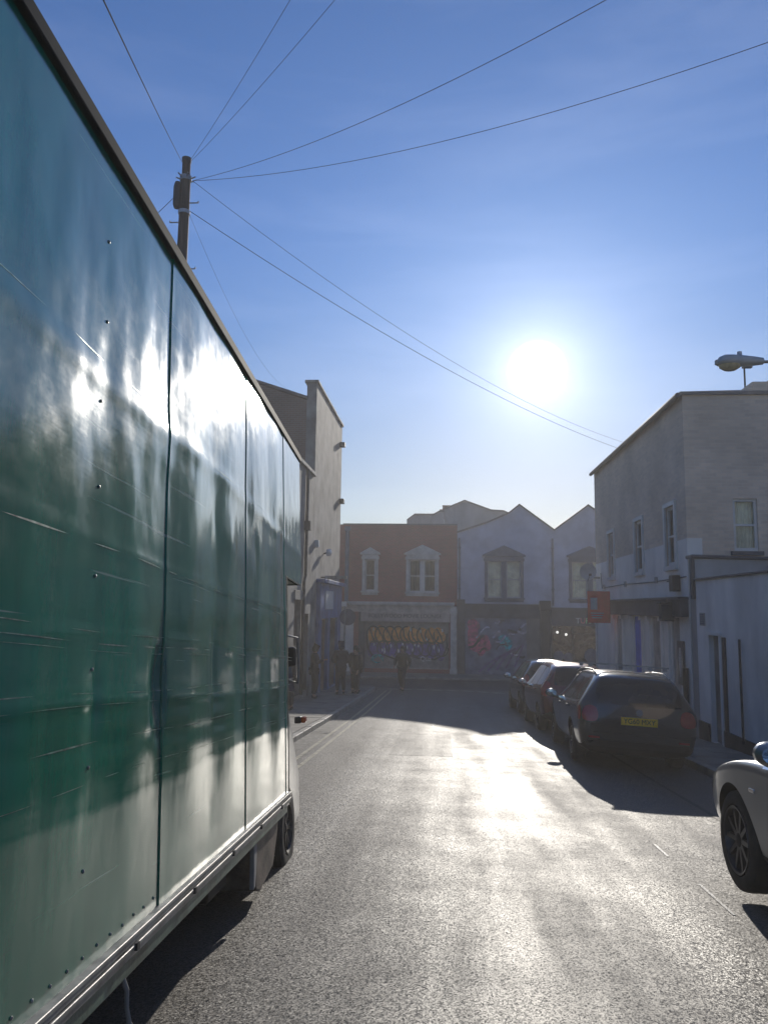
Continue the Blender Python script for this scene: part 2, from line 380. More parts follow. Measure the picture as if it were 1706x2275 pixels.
def slabs(name, x0, x1, y0, y1, fz, zoff):
    b = MB(); n = int((y1 - y0) / .62); m = max(1, int(round((x1 - x0) / .6)))
    for j in range(n):
        a, c = y0 + (y1 - y0) * j / n, y0 + (y1 - y0) * (j + 1) / n - .01
        for i in range(m):
            u, w = x0 + (x1 - x0) * i / m, x0 + (x1 - x0) * (i + 1) / m - .01; e = random.uniform(-.004, .004)
            b.prism([(u, a, fz(a) + zoff - .08), (w, a, fz(a) + zoff - .08), (w, a, fz(a) + zoff + e), (u, a, fz(a) + zoff + e)], (0, c - a, fz(c) - fz(a)))
    return struct(b.build(name, M['pave'], recalc=False))
slabs('pavement', WL - .1, KL - .14, -8, 33.0, lambda y: gx(KL, y), .11)
slabs('pavement', KR + .14, WR + .1, -8, 33.0, lambda y: gx(KR, y), .11)
b = MB(); z0 = gz(41) + .1
for i in range(60):
    x = -24 + i * .8
    b.box((x, 40.45, z0 - .4), (x + .79, 43.2, z0 + random.uniform(-.003, .003)))
struct(b.build('pavement', M['pave']))
b = MB()
for i in range(53): b.box((-24 + i * .9, 40.3, z0 - .4), (-24 + i * .9 + .89, 40.45, z0 + .005))
struct(b.build('kerb', M['kerb'], bevel=.01))
struct(strip('gutter', KL, KL + .3, -8, 31.9, .004, M['gutter'], 2, 60))
for x in (-2.33, -2.13): struct(strip('double_line', x - .035, x + .035, 4, 31.8, .004, M['yellow'], 1, 60))
for y0_, y1_ in ((3.9, 4.5), (5.45, 6.15), (6.95, 7.4)): struct(strip('bay_line', 1.885, 1.908, y0_, y1_, .004, M['whiteline'], 1, 2))
struct(strip('tar_seam', 2.92, 2.98, 2, 30, .004, M['patch'], 1, 40))
for row, yy in ((0, 32.75), (1, 32.45)):
    for k in range(9):
        x = -2.4 + k * .62 + row * .1
        struct(strip('give_way_line', x, x + .4, yy - .13 * k, yy - .13 * k + .11, .004, M['whiteline'], 1, 1))
# trench reinstatement with sealed edges, and a few ironworks
struct(strip('road_patch', -.9, .15, 13.0, 16.4, .003, M['patch'], 3, 8)); 
def iron(x0, x1, y0, y1, label):
    o = strip('drain_cover', x0, x1, y0, y1, .006, M['ironm'], 2, 2); tag(o, label, 'drain cover')
iron(KL + .02, KL + .4, 16.2, 16.7, 'rectangular drain grate in the left gutter')
# ------------------------------------------------------------------ building kit
def wall_front(b, O, U, w, z0, z1, holes, depth, mi=0, split=None):
    """wall face from O along unit U (width w); holes (u0,u1,z0,z1); reveals go inwards (Vector depth)"""
    O = Vector(O); U = Vector(U); D = Vector(depth)
    us = sorted({0, w, *[h[0] for h in holes], *[h[1] for h in holes]}); zs = sorted({z0, z1, *[h[2] for h in holes], *[h[3] for h in holes], *([split] if split else [])})
    P = lambda u, z: O + U * u + Vector((0, 0, z))
    for ua, ub in zip(us, us[1:]):
        for za, zb in zip(zs, zs[1:]):
            cu, cz = (ua + ub) / 2, (za + zb) / 2
            if any(h[0] < cu < h[1] and h[2] < cz < h[3] for h in holes): continue
            k = mi if not split or cz > split else mi + 1
            b.face([P(ua, za), P(ub, za), P(ub, zb), P(ua, zb)], k)
    for h in holes:
        q = [P(h[0], h[2]), P(h[1], h[2]), P(h[1], h[3]), P(h[0], h[3])]
        for i in range(4):
            k = mi if not split or h[3] > split + .3 else mi + 1
            b.face([q[i], q[(i + 1) % 4], q[(i + 1) % 4] + D, q[i] + D], k)

def basis(O, U, N):            # local frame: x along wall, y into wall (-N), z up
    U = Vector(U); N = Vector(N)
    m = Matrix.Identity(4)
    for i in range(3): m[i][0] = U[i]; m[i][1] = -N[i]; m[i][2] = (0, 0, 1)[i]; m[i][3] = O[i]
    return m
def xform(o, m, parent):
    o.data.transform(m)
    if parent: o.parent = parent
    return o
def sash(parent, m, u0, u1, z0, z1, inset=.1, fmat=None, back=None, bars=1, fw=.05, mull=None, name='window', label=None):
    """sash window filling a hole, local frame m"""
    fmat = fmat or M['frame']; b = MB()
    b.box((u0, inset, z0), (u0 + fw, inset + .06, z1)); b.box((u1 - fw, inset, z0), (u1, inset + .06, z1))
    b.box((u0 + fw, inset, z1 - fw), (u1 - fw, inset + .06, z1)); b.box((u0 + fw, inset, z0), (u1 - fw, inset + .06, z0 + fw * 1.3))
    for k in range(bars):
        z = z0 + (z1 - z0) * (k + 1) / (bars + 1); b.box((u0 + fw, inset + .002, z - .025), (u1 - fw, inset + .058, z + .025))
    if mull: b.box(((u0 + u1) / 2 - mull, inset - .01, z0 + fw), ((u0 + u1) / 2 + mull, inset + .056, z1 - fw))
    f = xform(b.build(name, fmat), m, parent)
    if label: f['label'] = label
    g = MB(); g.face([(u0 + fw, inset + .035, z0 + fw), (u1 - fw, inset + .035, z0 + fw), (u1 - fw, inset + .035, z1 - fw), (u0 + fw, inset + .035, z1 - fw)])
    xform(g.build('pane', M['glass']), m, f)
    g = MB(); n = 14
    for k in range(n):       # pleated blind or curtain behind the glass; default is a dark sheet painting a dim room's shade
        a, c = u0 + (u1 - u0) * k / n, u0 + (u1 - u0) * (k + 1) / n; da, dc = .03 * (k % 2), .03 * ((k + 1) % 2)
        g.face([(a, inset + .10 + da, z0), (c, inset + .10 + dc, z0), (c, inset + .10 + dc, z1), (a, inset + .10 + da, z1)])
    xform(g.build('curtain', back or M['roomdark']), m, f)
    return f
def surround(parent, m, u0, u1, z0, z1, material, apex=.35, side=.16, sill=.22, name='window_surround'):
    """pedimented surround round a hole"""
    b = MB(); p = .07
    b.box((u0 - side, -p, z0), (u0, .03, z1)); b.box((u1, -p, z0), (u1 + side, .03, z1))
    b.box((u0 - side - .05, -p - .05, z1), (u1 + side + .05, .03, z1 + .16))
    b.box((u0 - side, -p - .02, z1 + .16), (u1 + side, .03, z1 + .26))
    c = (u0 + u1) / 2; a0, a1 = u0 - side - .12, u1 + side + .12; zb = z1 + .26
    b.prism([(a0, -p - .08, zb), (a1, -p - .08, zb), (a1, -p - .08, zb + .09), (c, -p - .08, zb + apex), (a0, -p - .08, zb + .09)], (0, p + .11, 0))
    b.box((u0 - side - .06, -p - .06, z0 - .09), (u1 + side + .06, .03, z0 - .0))
    b.box((u0 - side, -p + .01, z0 - sill), (u1 + side, .03, z0 - .09))
    for s in (u0 - side * .5, u1 + side * .5): b.box((s - .05, -p - .03, z1 - .14), (s + .05, -p, z1))
    return xform(b.build(name, material, bevel=.01, seg=1), m, parent)

# unit conversion on the facade plane across the junction
FY = 43.0
def fx(c): return .663 + (720 + c / 2.633 - 1013) * .02556
def fz(c, cx=600): return 1.885 - (1080 + c / 2.633 - 1340) * .025 + (720 + cx / 2.633 - 1013) * .0003

# ---- red brick shop across the junction
X0, X1 = -13.0, fx(777); ZP = fz(225); ZB = gz(FY) - .3
t = tag(empty('brick_shop', (fx(430), FY, gz(FY))), 'red brick shop with graffiti covered roller shutter and pedimented white windows', 'shop')
inv = Matrix.Translation(-Vector(t.location))
def place(o):                     # objects are modelled in world coordinates, then moved under the thing's empty
    return o
def attach(objs_parent):
    e = objs_parent; bpy.context.view_layer.update(); im = e.matrix_world.inverted()
    for ch in e.children:
        if not ch.get('_l'): ch.matrix_parent_inverse = im
holes = [(fx(245) - X0, fx(305) - X0, fz(618), fz(430)), (fx(500) - X0, fx(655) - X0, fz(622), fz(430)),
         (fx(250) - X0, fx(730) - X0, fz(1066), fz(795)), (fx(105) - X0, fx(185) - X0, fz(1120), fz(800))]
b = MB(); wall_front(b, (X0, FY, 0), (1, 0, 0), X1 - X0, ZB, ZP, holes, (0, .35, 0))
b.face([(X0, FY, ZB), (X0, FY + 9, ZB), (X0, FY + 9, ZP), (X0, FY, ZP)]); b.face([(X1, FY, ZB), (X1, FY + 9, ZB), (X1, FY + 9, ZP), (X1, FY, ZP)])
b.face([(X0, FY + 9, ZB), (X1, FY + 9, ZB), (X1, FY + 9, ZP), (X0, FY + 9, ZP)])
b.build('wall', M['redbrick'], t)
b = MB(); b.face([(X0, FY + .3, ZP - .3), (X1, FY + .3, ZP - .3), (X1, FY + 9, ZP - .1), (X0, FY + 9, ZP - .1)]); b.build('roof', M['slate'], t)
b = MB(); b.box((X0, FY - .05, ZP), (fx(112), FY + .3, ZP + .02)); b.box((fx(112), FY - .05, ZP), (X1, FY + .3, ZP + .08)); b.build('coping', M['lead'], t)
mb = basis((X0, FY, 0), (1, 0, 0), (0, -1, 0))
h = holes[0]; sash(t, mb, *h, back=M['curtred'], fw=.07); surround(t, mb, *h, M['stone'], apex=.42)
h = holes[1]; sash(t, mb, *h, back=M['roomdark'], fw=.07, mull=.14); surround(t, mb, *h, M['stone'], apex=.58)
b = MB(); b.box((fx(150), FY - .28, fz(694)), (fx(762), FY, fz(680))); b.box((fx(152), FY - .22, fz(702)), (fx(760), FY, fz(694)))
b.build('cornice', M['stone'], t, bevel=.01)
b = MB(); b.box((fx(100), FY - .14, fz(740)), (fx(740), FY - .002, fz(702))); b.build('fascia', M['cream'], t)
b = MB(); b.box((fx(228), FY - .24, fz(795)), (fx(737), FY - .002, fz(740))); s = b.build('sign_board', M['signboard'], t, bevel=.012)
text_mesh('sign_letters', 'BOLLYWOOD MOVIE LOUNGE', .30, (fx(480), FY - .25, fz(762)), (R(90), 0, 0), M['letter'], s, xs=.98, extrude=.006)
b = MB(); b.box((fx(740), FY - .12, ZB), (fx(775), FY - .002, fz(702))); b.box((fx(738), FY - .17, fz(745)), (fx(777), FY - .002, fz(715)))
b.box((fx(736), FY - .15, ZB), (fx(779), FY - .12, fz(1060))); b.build('pilaster', M['stone'], t, bevel=.01)
b = MB(); b.box((fx(215), FY - .1, ZB), (fx(250), FY - .002, fz(740))); b.build('pilaster', M['darkgrey'], t)
b = MB(); n = 44; zt, zb_ = fz(795), fz(1062)
for k in range(n):
    a, c = zb_ + (zt - zb_) * k / n, zb_ + (zt - zb_) * (k + 1) / n; mI = (a + c) / 2
    b.prism([(fx(250), FY + .12, a), (fx(250), FY + .07, a + .01), (fx(250), FY + .07, c - .02), (fx(250), FY + .12, c)], (fx(730) - fx(250), 0, 0))
b.box((fx(250), FY + .03, zb_ - .06), (fx(730), FY + .12, zb_), 0)
sh = b.build('roller_shutter', M['shutter'], t)
b = MB(); b.box((fx(105), FY + .1, fz(1118)), (fx(185), FY + .2, fz(800))); b.build('door', M['frame'], t, bevel=.01)
b = MB(); b.tube([(fx(140), FY - .08, ZP - .1), (fx(140), FY - .08, fz(690))], .11, 10); b.box((fx(140) - .16, FY - .2, ZP - .35), (fx(140) + .16, FY, ZP - .1)); b.build('downpipe', M['pipeblue'], t)
b = MB(); b.box((fx(112), FY - .3, fz(712)), (fx(146), FY - .15, fz(682))); b.build('alarm_box', M['frame'], t, bevel=.02)
# graffiti on the shutter, thin paint on the slats
YG = FY + .064
def blob(b, cx, cz, rx, rz, y, mi=0, n=18, wob=.12, seed=0):
    rnd = random.Random(seed); pts = []
    k = [rnd.uniform(-wob, wob) for _ in range(4)]
    for i in range(n):
        a = 2 * math.pi * i / n; r = 1 + k[0] * math.sin(2 * a) + k[1] * math.cos(3 * a) + k[2] * math.sin(4 * a)
        pts.append((cx + rx * r * math.cos(a), y, cz + rz * r * math.sin(a)))
    b.face(pts, mi)
def ribbon(b, pts, w, y, mi=0):
    for (p, q) in zip(pts, pts[1:]):
        d = Vector((q[0] - p[0], 0, q[1] - p[1])); L = d.length
        if L < 1e-5: continue
        nrm = Vector((-d.z, 0, d.x)).normalized() * w * .5; d = d.normalized() * w * .2
        P = Vector((p[0], y, p[1])) - d; Q = Vector((q[0], y, q[1])) + d
        b.face([P - nrm, Q - nrm, Q + nrm, P + nrm], mi)
def loop(cx, cz, rx, rz, a0=0, a1=360, n=16): return [(cx + rx * math.cos(R(a0 + (a1 - a0) * i / n)), cz + rz * math.sin(R(a0 + (a1 - a0) * i / n))) for i in range(n + 1)]
rd = random.Random(3)
up = MB(); lo = MB(); ol = MB(); hl = MB(); ol2 = MB()
for k in range(9):
    u = 300 + k * 47; blob(up, fx(u), fz(872 + rd.uniform(-6, 6)), fx(33) - fx(0), .46, YG - .004 - k * .0004, seed=k)
    blob(lo, fx(u), fz(945 + rd.uniform(-5, 5) + (8 if k > 5 else 0)), fx(33) - fx(0), .56, YG - .0002 - k * .0004, seed=k + 20)
for k in range(9):
    u = 298 + k * 48; cx, cz = fx(u), fz(870)
    ribbon(ol, loop(cx, cz, .36, .44, 20 * k, 20 * k + 210), .075, YG - .010 - k * .0003)
    ribbon(ol, [(cx - .2, cz + .35), (cx - .05 + .1 * math.sin(k), cz - .1), (cx + .15, cz - .5)], .07, YG - .014 - k * .0003)
    cz2 = fz(950); ribbon(ol2, loop(cx + .1, cz2, .33, .4, -30 * k, -30 * k + 250), .07, YG - .018 - k * .0003)
    for q in range(2):
        hx, hz = cx + rd.uniform(-.3, .3), rd.choice([fz(845), fz(905), fz(935), fz(965)]) + rd.uniform(-.1, .1)
        blob(hl, hx, hz, rd.uniform(.03, .05), rd.uniform(.06, .13), YG - .022 - (k * 2 + q) * .0002, seed=k)
ribbon(ol, [(fx(262), fz(880)), (fx(268), fz(950)), (fx(300), fz(1000)), (fx(350), fz(985)), (fx(420), fz(1010)), (fx(520), fz(990)), (fx(560), fz(1005)), (fx(650), fz(1010)), (fx(700), fz(985)), (fx(722), fz(930)), (fx(715), fz(880))], .09, YG - .0082)
up.build('graffiti', M['orange'], sh, recalc=False); lo.build('graffiti', M['purple'], sh, recalc=False); ol.build('graffiti', M['black'], sh, recalc=False)
ol2.build('graffiti', M['black'], sh, recalc=False); hl.build('graffiti', M['whitep'], sh, recalc=False)
text_mesh('graffiti', 'Qua', .36, (fx(600), YG - .03, fz(1008)), (R(90), 0, 0), M['whitep'], sh, extrude=.003)
b = MB(); ribbon(b, loop(fx(325), fz(1010), .3, .22, 0, 300), .06, YG - .03); ribbon(b, [(fx(290), fz(1020)), (fx(330), fz(990)), (fx(360), fz(1025))], .06, YG - .033)
b.build('graffiti', M['teal'], sh, recalc=False)

# ---- blue grey gabled houses
def gabled(name, label, outline, xa, xb, wins, ground_fn):
    t = tag(empty(name, ((xa + xb) / 2, FY, gz(FY))), label, 'house')
    zt = min(z for x, z in outline); zs = fz(690)
    holes = [(w[0] - xa, w[1] - xa, w[2], w[3]) for w in wins]
    b = MB(); wall_front(b, (xa, FY, 0), (1, 0, 0), xb - xa, ZB, zt, holes, (0, .35, 0))
    b.face([(xa, FY, zt)] + [(xb, FY, zt)] + [(x, FY, z) for x, z in reversed(outline)])
    for x, z in (outline[0], outline[-1]): b.face([(x, FY, ZB), (x, FY + 9, ZB), (x, FY + 9, z), (x, FY, z)])
    b.face([(xa, FY + 9, ZB), (xb, FY + 9, ZB)] + [(x, FY + 9, z) for x, z in reversed(outline)])
    b.build('wall', M['bluegrey'], t)
    b = MB()
    for (p, q) in zip(outline, outline[1:]):
        b.prism([(p[0], FY - .08, p[1]), (q[0], FY - .08, q[1]), (q[0], FY - .08, q[1] + .09), (p[0], FY - .08, p[1] + .09)], (0, 9.2, 0))
    b.build('roof', M['slate'], t)
    m = basis((xa, FY, 0), (1, 0, 0), (0, -1, 0))
    ground_fn(t, m)
    return t, m, holes
def g1(t, m):
    b = MB(); b.box((fx(778), FY - .2, ZB), (fx(822), FY - .002, fz(660))); b.build('pilaster', M['darkgrey'], t, bevel=.02)
    b = MB(); b.box((fx(822), FY - .16, fz(765)), (fx(1245), FY - .002, fz(690))); b.box((fx(822), FY - .24, fz(694)), (fx(1245), FY - .16, fz(684))); b.build('fascia', M['darkgrey'], t)
    b = MB(); b.box((fx(1245), FY - .2, ZB), (fx(1298), FY - .002, fz(715))); b.box((fx(1240), FY - .26, fz(715)), (fx(1303), FY - .002, fz(662))); b.build('pilaster', M['dark'], t, bevel=.02)
    b = MB(); b.box((fx(1168), FY - .1, ZB), (fx(1245), FY - .002, fz(765))); b.build('side_panel', M['signdark'], t)
    b = MB(); b.box((fx(822), FY - .06, ZB), (fx(1168), FY - .002, fz(1098))); b.build('stall_riser', M['darkgrey'], t)
    b = MB(); b.box((fx(822), FY - .05, fz(1098)), (fx(1168), FY - .002, fz(765))); s = b.build('painted_shutter', M['mural'], t)
    Y = FY - .055; a = MB(); c = MB(); d = MB(); e = MB(); k = MB()
    for i, (u, v, rx, rz) in enumerate([(865, 860, .3, .5), (885, 905, .5, .55), (925, 925, .4, .5), (870, 810, .35, .35), (930, 890, .3, .25)]): blob(a, fx(u), fz(v), rx, rz, Y - i * .0005, seed=i)
    for i, (u, v, rx, rz) in enumerate([(1045, 895, .3, .32), (1065, 915, .2, .35), (1030, 880, .2, .15)]): blob(c, fx(u), fz(v), rx, rz, Y - .005 - i * .0005, seed=i + 5)
    for i in range(16):
        u, v = random.uniform(840, 1150), random.uniform(790, 1080); s1 = random.uniform(.2, .7)
        ribbon(d if i % 2 else e, [(fx(u) + s1 * q * .25, fz(v) + .3 * s1 * math.sin(q * .8 + i) + .12 * q * s1) for q in range(6)], random.uniform(.05, .13), Y - .008 - i * .0004)
    for i in range(5):
        ribbon(k, [(fx(900 + i * 50), fz(1075 - i * 8)), (fx(960 + i * 45), fz(1020 - i * 20)), (fx(1060 + i * 22), fz(960 - i * 12))], .09, Y - .016 - i * .0004)
    for bb, mm in ((a, 'muralred'), (c, 'teal'), (d, 'murallt'), (e, 'black'), (k, 'lilac')): bb.build('graffiti', M[mm], s, recalc=False)
def g2(t, m):
    b = MB(); b.box((fx(1303), FY - .16, fz(805)), (fx(1740), FY - .002, fz(715))); b.box((fx(1303), FY - .26, fz(715)), (fx(1740), FY - .002, fz(700))); f = b.build('fascia', M['darkgrey'], t)
    for i, (ch, cc) in enumerate((('T', 'whitep'), ('U', 'carltr1'), ('R', 'carltr2'), ('M', 'whitep'), ('E', 'carltr1'), ('R', 'whitep'), ('I', 'carltr2'), ('C', 'whitep'))):
        text_mesh('sign_letter', ch, .42, (fx(1452 + i * 27), FY - .17, fz(775)), (R(90), 0, 0), M[cc], f)
    b = MB(); b.box((fx(1303), FY - .05, ZB), (fx(1740), FY - .002, fz(1060))); b.build('stall_riser', M['dark'], t)
    b = MB()
    for u in (1303, 1420, 1560, 1735): b.box((fx(u), FY - .09, fz(1060)), (fx(u + 9), FY - .002, fz(805)))
    b.box((fx(1303), FY - .085, fz(850)), (fx(1740), FY - .002, fz(845))); b.build('shop_window_frame', M['dark'], t)
    for u0, u1 in ((1312, 1420), (1429, 1560), (1569, 1735)):
        b = MB(); b.face([(fx(u0), FY - .03, fz(1060)), (fx(u1), FY - .03, fz(1060)), (fx(u1), FY - .03, fz(805)), (fx(u0), FY - .03, fz(805))]); b.build('shop_window', M['carglass'], t)
    for i, (u, v) in enumerate(((1345, 975), (1400, 985), (1525, 970))): MB().tube([(fx(u) , FY - .04, fz(v)), (fx(u), FY - .036, fz(v))], .28 + .1 * (i == 2), 18).build('window_sticker', M['stonedark'], t)
M['signdark'] = mat('dull brown panel', (.16, .15, .15), .7)
M['carltr1'] = mat('salmon letter', (.9, .3, .25), .5); M['carltr2'] = mat('green letter', (.5, .8, .4), .5)
xa, xv, xe = fx(777), fx(1330), fx(1720)
wy = (fz(648), fz(435))
w1 = [(fx(950), fx(1030)) + wy, (fx(1058), fx(1137)) + wy]
t1, m1, h1 = gabled('gabled_house', 'blue grey gabled house with paired blinds above a painted mural shutter, left of the two', [(xa, fz(270)), (fx(960), fz(205)), (fx(1075), fz(152)), (fx(1133), fz(110, 1133)), (xv, fz(262, 1330))], xa, xv, w1, g1)
w2 = [(fx(1425), fx(1510)) + wy, (fx(1540), fx(1622)) + wy]
t2, m2, h2 = gabled('gabled_house', 'blue grey gabled house over the dark shop with coloured sign letters, right of the two', [(xv, fz(262, 1330)), (fx(1523), fz(116, 1523)), (xe, fz(262, 1720))], xv, xe, w2, g2)
t1['group'] = t2['group'] = 'gabled houses across the junction'
for tt, mm, hh in ((t1, m1, h1), (t2, m2, h2)):
    for i, h in enumerate(hh): sash(tt, mm, *h, back=M['curtain'], fw=.05, fmat=M['stone'])
    surround(tt, mm, hh[0][0], hh[1][1], hh[0][2], hh[0][3], M['stonedark'], apex=.62)
    b = MB(); b.box((hh[0][1], -.06, hh[0][2]), (hh[1][0], .03, hh[0][3])); xform(b.build('mullion', M['stonedark'], bevel=.01), mm, tt)
# hanging basket and lamps by the shop door
for u, v in ((1332, 840), (1380, 852)):
    b = MB(); b.lathe([(-.07, .001), (-.06, .04), (0, .07), (.06, .04), (.07, .001)], (fx(u), FY - .5, fz(v)), 'z', 12)
    o = b.build('shop_lamp', mat('lit bulb', (.9, .9, .85), .3, emit=(1, .97, .9), estr=1.1), smooth=True)
    l = 'small round white lamp over the dark shop, ' + ('left of the two' if u < 1350 else 'right of the two'); tag(o, l, 'lamp', 'lamps outside the dark shop')
    b = MB(); b.tube([(fx(u), FY - .5, fz(v) + .06), (fx(u), FY - .5, fz(v) + .3), (fx(u), FY - .02, fz(v) + .34)], .015, 6); b.build('bracket', M['dark'], o)
# further right and behind: terrace rooflines
def solid(name, label, cat, outline, y, depth, material, roofm=None, group=None):
    t = tag(empty(name, (sum(p[0] for p in outline) / len(outline), y, gz(y))), label, cat, group)
    b = MB(); b.prism([(x, y, z) for x, z in outline], (0, depth, 0)); b.build('wall', material, t)
    b = MB(); top = [p for p in outline if p[1] > 0]
    for p, q in zip(top, top[1:]):
        if abs(q[0] - p[0]) > .1: b.prism([(p[0], y - .1, p[1] + .003), (q[0], y - .1, q[1] + .003), (q[0], y - .1, q[1] + .11), (p[0], y - .1, p[1] + .11)], (0, depth + .2, 0))
    b.build('roof', M['slate'], t)
    return t
K = 54 / 43.
def bx(c): return fx(c) * K
def bz(c): return 1.6 + (fz(c) - 1.6) * K
t = solid('rear_house', 'grey stepped roof house with chimney pots rising behind the red brick shop', 'house',
      [(bx(485), -3), (bx(485), bz(200)), (bx(530), bz(165)), (bx(640), bz(165)), (bx(675), bz(145)), (bx(700), bz(145)), (bx(700), -3)], 54, 8, M['render_pale'])
b = MB(); b.box((bx(678), 55, bz(170)), (bx(742), 56, bz(124))); b.box((bx(674), 54.95, bz(124)), (bx(746), 56.05, bz(119))); c = b.build('chimney', M['redbrick'], t)
for u in (700, 714, 729):
    b = MB(); b.lathe([(0, .12), (.28, .1), (.3, .13), (.36, .13)], (bx(u), 55.5, bz(119)), 'z', 10); b.build('chimney_pot', M['terra'], c)
solid('rear_house', 'grey gable ended house rising behind the left gabled house', 'house',
      [(bx(701), -3), (bx(701), bz(128)), (bx(740), bz(110)), (bx(820), bz(75)), (bx(975), bz(133)), (bx(1045), bz(137)), (bx(1130), bz(175)), (bx(1130), -3)], 54.5, 8, M['render_pale'])

# ---- left: tall rendered building on the junction corner
BY0, BY1, BT = 26.6, 33.5, 9.62
t = tag(empty('corner_building', (-8, 30, gz(30))), 'tall grey rendered building on the left corner of the junction', 'building')
b = MB(); zb = -3
wall_front(b, (WL, BY0, 0), (0, 1, 0), BY1 - BY0, zb, BT, [(1.6, 3.1, -1.6, 1.1), (3.7, 5.9, -1.6, 1.1)], (-.3, 0, 0))
b.face([(WL, BY0, zb), (WL - .36, BY0, zb), (WL - .36, BY0, BT), (WL, BY0, BT)])
b.face([(WL - .36, BY0, 8.6), (WL - .36, BY1, 8.6), (WL - .36, BY1, BT), (WL - .36, BY0, BT)])
b.face([(WL, BY1, zb), (-15, BY1, zb), (-15, BY1, 8.8), (-9.7, BY1, 10.4), (WL - .36, BY1, 8.8), (WL - .36, BY1, BT), (WL, BY1, BT)])
b.face([(-15, BY0, zb), (-15, BY1, zb), (-15, BY1, 8.8), (-15, BY0, 8.8)])
b.build('wall', M['render_grey'], t)
b = MB(); wall_front(b, (-15, BY0 + .05, 0), (1, 0, 0), 15 + WL - .36, zb, 8.85, [(8.0, 8.75, 5.9, 7.6)], (0, .2, 0))
b.face([(-15, BY0 + .05, 8.85), (WL - .36, BY0 + .05, 8.85), (WL - .36, BY0 + .05, 9.0), (-9.7, BY0 + .05, 10.6), (-15, BY0 + .05, 9.0)])
b.build('gable_wall', M['brown'], t)
sash(t, basis((-15, BY0 + .05, 0), (1, 0, 0), (0, -1, 0)), 8.0, 8.75, 5.9, 7.6, fw=.07)
b = MB()
for a, c in (((WL - .3, 9.02), (-9.7, 10.62)), ((-9.7, 10.62), (-15, 9.02))):
    b.prism([(a[0], BY0 - .02, a[1]), (c[0], BY0 - .02, c[1]), (c[0], BY0 - .02, c[1] + .1), (a[0], BY0 - .02, a[1] + .1)], (0, BY1 - BY0, 0))
b.build('roof', M['slate'], t)
b = MB(); n = 9
for k in range(n):
    a, c = BY0 - .06 + (BY1 - BY0 + .1) * k / n, BY0 - .06 + (BY1 - BY0 + .1) * (k + 1) / n - .02
    b.box((WL - .44, a, BT), (WL + .07, c, BT + .09 + random.uniform(0, .03)))
b.build('coping', M['coping'], t, bevel=.015)
# blue shop front on its ground floor
b = MB(); b.box((WL - .02, 27.6, 1.15), (WL + .16, 33.3, 2.45)); b.box((WL - .02, 27.5, 2.45), (WL + .34, 33.4, 2.6))
b.build('shop_fascia', M['blue'], t, bevel=.02)
for y0, y1 in ((27.6, 28.2), (29.75, 30.3), (32.5, 33.3)): MB().box((WL - .02, y0, -2.2), (WL + .12, y1, 1.15)).build('shop_pilaster', M['blue'], t, bevel=.015)
MB().box((WL - .01, 28.2, -2.2), (WL + .06, 32.5, -1.6)).build('stall_riser', M['blue'], t)
b = MB(); b.box((WL - .28, 28.2, -1.6), (WL - .2, 29.75, 1.15)); b.build('shop_door', M['pink'], t)
b = MB(); b.box((WL - .28, 30.3, -1.6), (WL - .2, 32.5, 1.15)); b.build('shop_window', M['carglass'], t)
b = MB(); b.box((WL + .161, 28.6, 1.5), (WL + .19, 30.6, 2.2)); b.build('fascia_panel', M['frame'], t)
# lights and boxes fixed to the rendered wall
def wall_light(y, z, r, label, x=WL):
    b = MB(); b.lathe([(0, .001), (0, r), (.1, r * 1.05), (.16, r * .8), (.2, .001)], (x + .12, y, z), 'x', 18)
    o = b.build('wall_light', M['lampclear'], smooth=True); tag(o, label, 'lamp')
    b = MB(); b.tube([(x, y, z - .05), (x + .14, y, z)], .03, 8); b.build('bracket', M['dark'], o)
wall_light(29.0, 3.65, .13, 'round floodlight glinting high on the grey rendered wall')
def small_box(name, a, c, material, label, cat):
    o = MB().box(a, c).build(name, material, bevel=.015); tag(o, label, cat); return o
small_box('alarm_box', (WL, 32.8, 8.6), (WL + .22, 33.1, 8.8), M['dark'], 'dark box near the top far edge of the grey rendered wall', 'alarm box')
small_box('vent_hood', (WL, 32.9, 6.1), (WL + .2, 33.3, 6.3), M['dark'], 'small dark vent halfway up the far edge of the grey rendered wall', 'vent')
small_box('junction_box', (WL, 26.9, 3.7), (WL + .14, 27.15, 3.95), M['frame'], 'small pale junction box on the grey wall beside the truck', 'junction box')
b = MB(); b.box((WL + .18, 28.3, 2.62), (WL + 1.0, 28.42, 2.74)); o = b.build('sign_bracket', M['alu'], bevel=.02); tag(o, 'bright metal arm sticking out over the blue shop front', 'sign bracket')
b = MB(); b.tube([(WL + .02, 28.36, 2.68), (WL + .2, 28.36, 2.68)], .03, 8); b.build('mount', M['dark'], o)

# ---- left: lower grey building nearer the camera
t = tag(empty('low_building', (-8, 18, gz(18))), 'lower grey rendered building with tall brown doorways behind the green truck', 'building')
L0, L1, LT = 6.0, BY0 - .02, 6.15
dh = [(23.5 - L0, 24.6 - L0, -1.2, 1.8), (25.2 - L0, 26.0 - L0, -1.2, 1.35), (16.0 - L0, 17.2 - L0, .2, 1.8)]
b = MB(); wall_front(b, (WL, L0, 0), (0, 1, 0), L1 - L0, zb, LT, dh, (-.22, 0, 0))
b.face([(WL, L0, zb), (-14, L0, zb), (-14, L0, LT), (WL, L0, LT)]); b.face([(WL, L1, 2), (-14, L1, 2), (-14, L1, LT), (WL, L1, LT)]); b.face([(-14, L0, zb), (-14, L1, zb), (-14, L1, LT), (-14, L0, LT)])
b.build('wall', M['render_grey'], t)
b = MB(); b.face([(WL - .3, L0, LT - .2), (WL - .3, L1, LT - .2), (-14, L1, LT - .1), (-14, L0, LT - .1)]); b.build('roof', M['slate'], t)
b = MB()
for k in range(22): b.box((WL - .35, L0 + k * .93, LT), (WL + .09, min(L0 + k * .93 + .92, L1), LT + .12))
